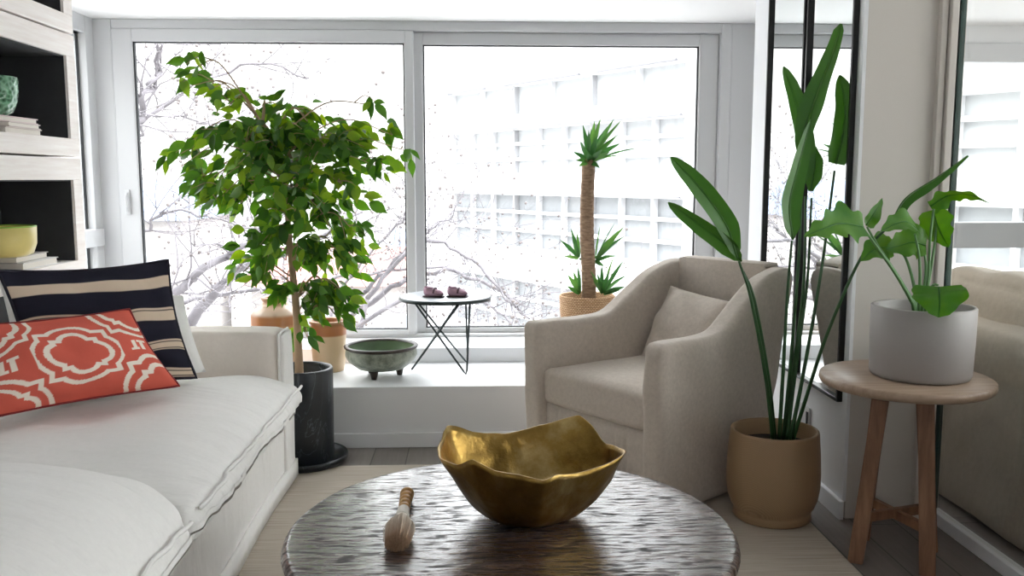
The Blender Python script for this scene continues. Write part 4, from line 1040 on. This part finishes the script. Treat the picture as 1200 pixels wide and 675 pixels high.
# bare plane trees
def bare_tree(name, label, mains, Y, seed, ntw, seedn, trunkx):
    R = random.Random(seed); r = empty(name, (trunkx, Y, -9), label=label, cat='tree'); o_ = V((trunkx, Y, -9))
    b = bmesh.new(); tips = []
    def grow(p, d, L, rad, depth):
        pts = [p]; q = p
        for k in range(5):
            d = (d + V((R.gauss(0, .22), R.gauss(0, .22), R.gauss(0, .22) + .03))).normalized(); q = q + d * L / 5; pts.append(q)
        tube(pts, (rad, rad * .45), 5, b); tips.append(pts[-1]); tips.append(pts[3])
        if depth > 0:
            for k in range(R.randint(2, 3)):
                nd = (d + V((R.uniform(-.9, .9), R.uniform(-.7, .7), R.uniform(-.7, .6)))).normalized()
                grow(pts[R.randint(2, 5)], nd, L * R.uniform(.5, .8), rad * .55, depth - 1)
    for pts, r0, r1, dy in mains:
        p = spline([at(x, y, y=Y + dy + (dy2 if False else 0)) - o_ for x, y in pts], 6)
        for q in p[1:]: q += V((R.gauss(0, .012), R.gauss(0, .1), R.gauss(0, .012)))
        tube(p, (r0, r1), 7, b)
        for k in range(ntw):
            i = R.randint(len(p) // 4, len(p) - 1); t = (p[min(i + 1, len(p) - 1)] - p[i - 1]).normalized()
            grow(p[i], (t * .6 + V((R.uniform(-.8, .8), R.uniform(-.8, .8), R.uniform(-.7, .9)))).normalized(), R.uniform(.5, 1.1), max(.006, r1 * .5), 2)
    tr_ = spline([V((0, 0, 0)), V((.1, .05, 3)), V((-.05, .1, 5.5)), at(mains[0][0][0][0], mains[0][0][0][1], y=Y + mains[0][3]) - o_], 8)
    tube(tr_, (.22, mains[0][1]), 12, b)
    for m in mains[1:]:
        e = at(m[0][0][0], m[0][0][1], y=Y + m[3]) - o_; tube(spline([tr_[-8], tr_[-8].lerp(e, .5) + V((0, 0, -.2)), e], 6), (m[1] * 1.3, m[1]), 7, b)
    put('branches', b, M['bark'], r)
    sbm = bmesh.new()
    for p in R.sample(tips, min(seedn, len(tips))):
        mt = Matrix.Translation(p + V((0, 0, -R.uniform(.02, .08)))) @ Matrix.Scale(R.uniform(.010, .019), 4)
        bmesh.ops.create_icosphere(sbm, subdivisions=1, radius=1, matrix=mt)
    so_ = put('seed_balls', sbm, M['seed'], r); so_['kind'] = 'stuff'
bare_tree('plane_tree', 'bare plane tree with thick leaning branches, outside the left pane',
  [([(140, 440), (200, 352), (245, 312), (300, 280), (345, 240)], .055, .022, 0), ([(205, 410), (250, 345), (288, 312), (345, 292), (420, 250)], .062, .02, .4), ([(190, 360), (260, 345), (340, 335), (420, 322), (520, 312)], .026, .012, .8),
   ([(135, 290), (170, 268), (205, 245), (260, 258), (310, 275)], .018, .008, -.4), ([(140, 180), (165, 130), (178, 90), (195, 30)], .04, .022, .3), ([(145, 165), (210, 112), (295, 74), (365, 95)], .02, .008, .5), ([(140, 135), (200, 135), (260, 150)], .014, .006, -.3)],
  8.5, 3, 17, 620, -4.2)
bare_tree('plane_tree', 'bare drooping plane tree, behind the side table in the right pane',
  [([(395, 372), (430, 340), (470, 300), (505, 268), (528, 255)], .030, .008, 0), ([(400, 380), (470, 330), (530, 318), (575, 335), (620, 372)], .034, .012, .3), ([(390, 350), (440, 290), (480, 245), (470, 210)], .02, .006, .4), ([(400, 390), (480, 350), (560, 352), (605, 385)], .026, .010, -.3), ([(430, 350), (490, 285), (545, 300), (590, 345), (612, 368)], .026, .009, -.2)],
  9.5, 8, 16, 380, -1.9)

# ---------------------------------------------------------------- light
W = bpy.data.worlds.new('overcast_sky'); S.world = W; W.use_nodes = True; nt = W.node_tree; nt.nodes.clear()
tc = nt.nodes.new('ShaderNodeTexCoord'); sp = nt.nodes.new('ShaderNodeSeparateXYZ'); nt.links.new(tc.outputs['Generated'], sp.inputs[0])
cr = nt.nodes.new('ShaderNodeValToRGB'); el = cr.color_ramp.elements
el[0].position = .0; el[0].color = (1.0, 1.0, 1.0, 1); el[1].position = 1.0; el[1].color = (5.8, 5.95, 6.15, 1)
e2 = el.new(.22); e2.color = (1.26, 1.26, 1.27, 1); e3 = el.new(.5); e3.color = (4.7, 4.78, 4.9, 1)
nt.links.new(sp.outputs[2], cr.inputs['Fac'])
mr = nt.nodes.new('ShaderNodeMapRange'); mr.interpolation_type = 'SMOOTHSTEP'; nt.links.new(sp.outputs[0], mr.inputs[0])
mr.inputs[1].default_value = .35; mr.inputs[2].default_value = .95; mr.inputs[3].default_value = 1.0; mr.inputs[4].default_value = 3.0
bg = nt.nodes.new('ShaderNodeBackground'); nt.links.new(cr.outputs[0], bg.inputs['Color']); nt.links.new(mr.outputs[0], bg.inputs['Strength'])
wo = nt.nodes.new('ShaderNodeOutputWorld'); nt.links.new(bg.outputs[0], wo.inputs['Surface'])

S.view_settings.view_transform = 'Standard'; S.view_settings.look = 'None'; S.view_settings.gamma = 1.0; S.view_settings.use_curve_mapping = False
S.view_settings.exposure = 1.05
S.cycles.use_denoising = True; S.cycles.max_bounces = 12; S.cycles.diffuse_bounces = 6; S.cycles.transparent_max_bounces = 16
S.cycles.sample_clamp_indirect = 8
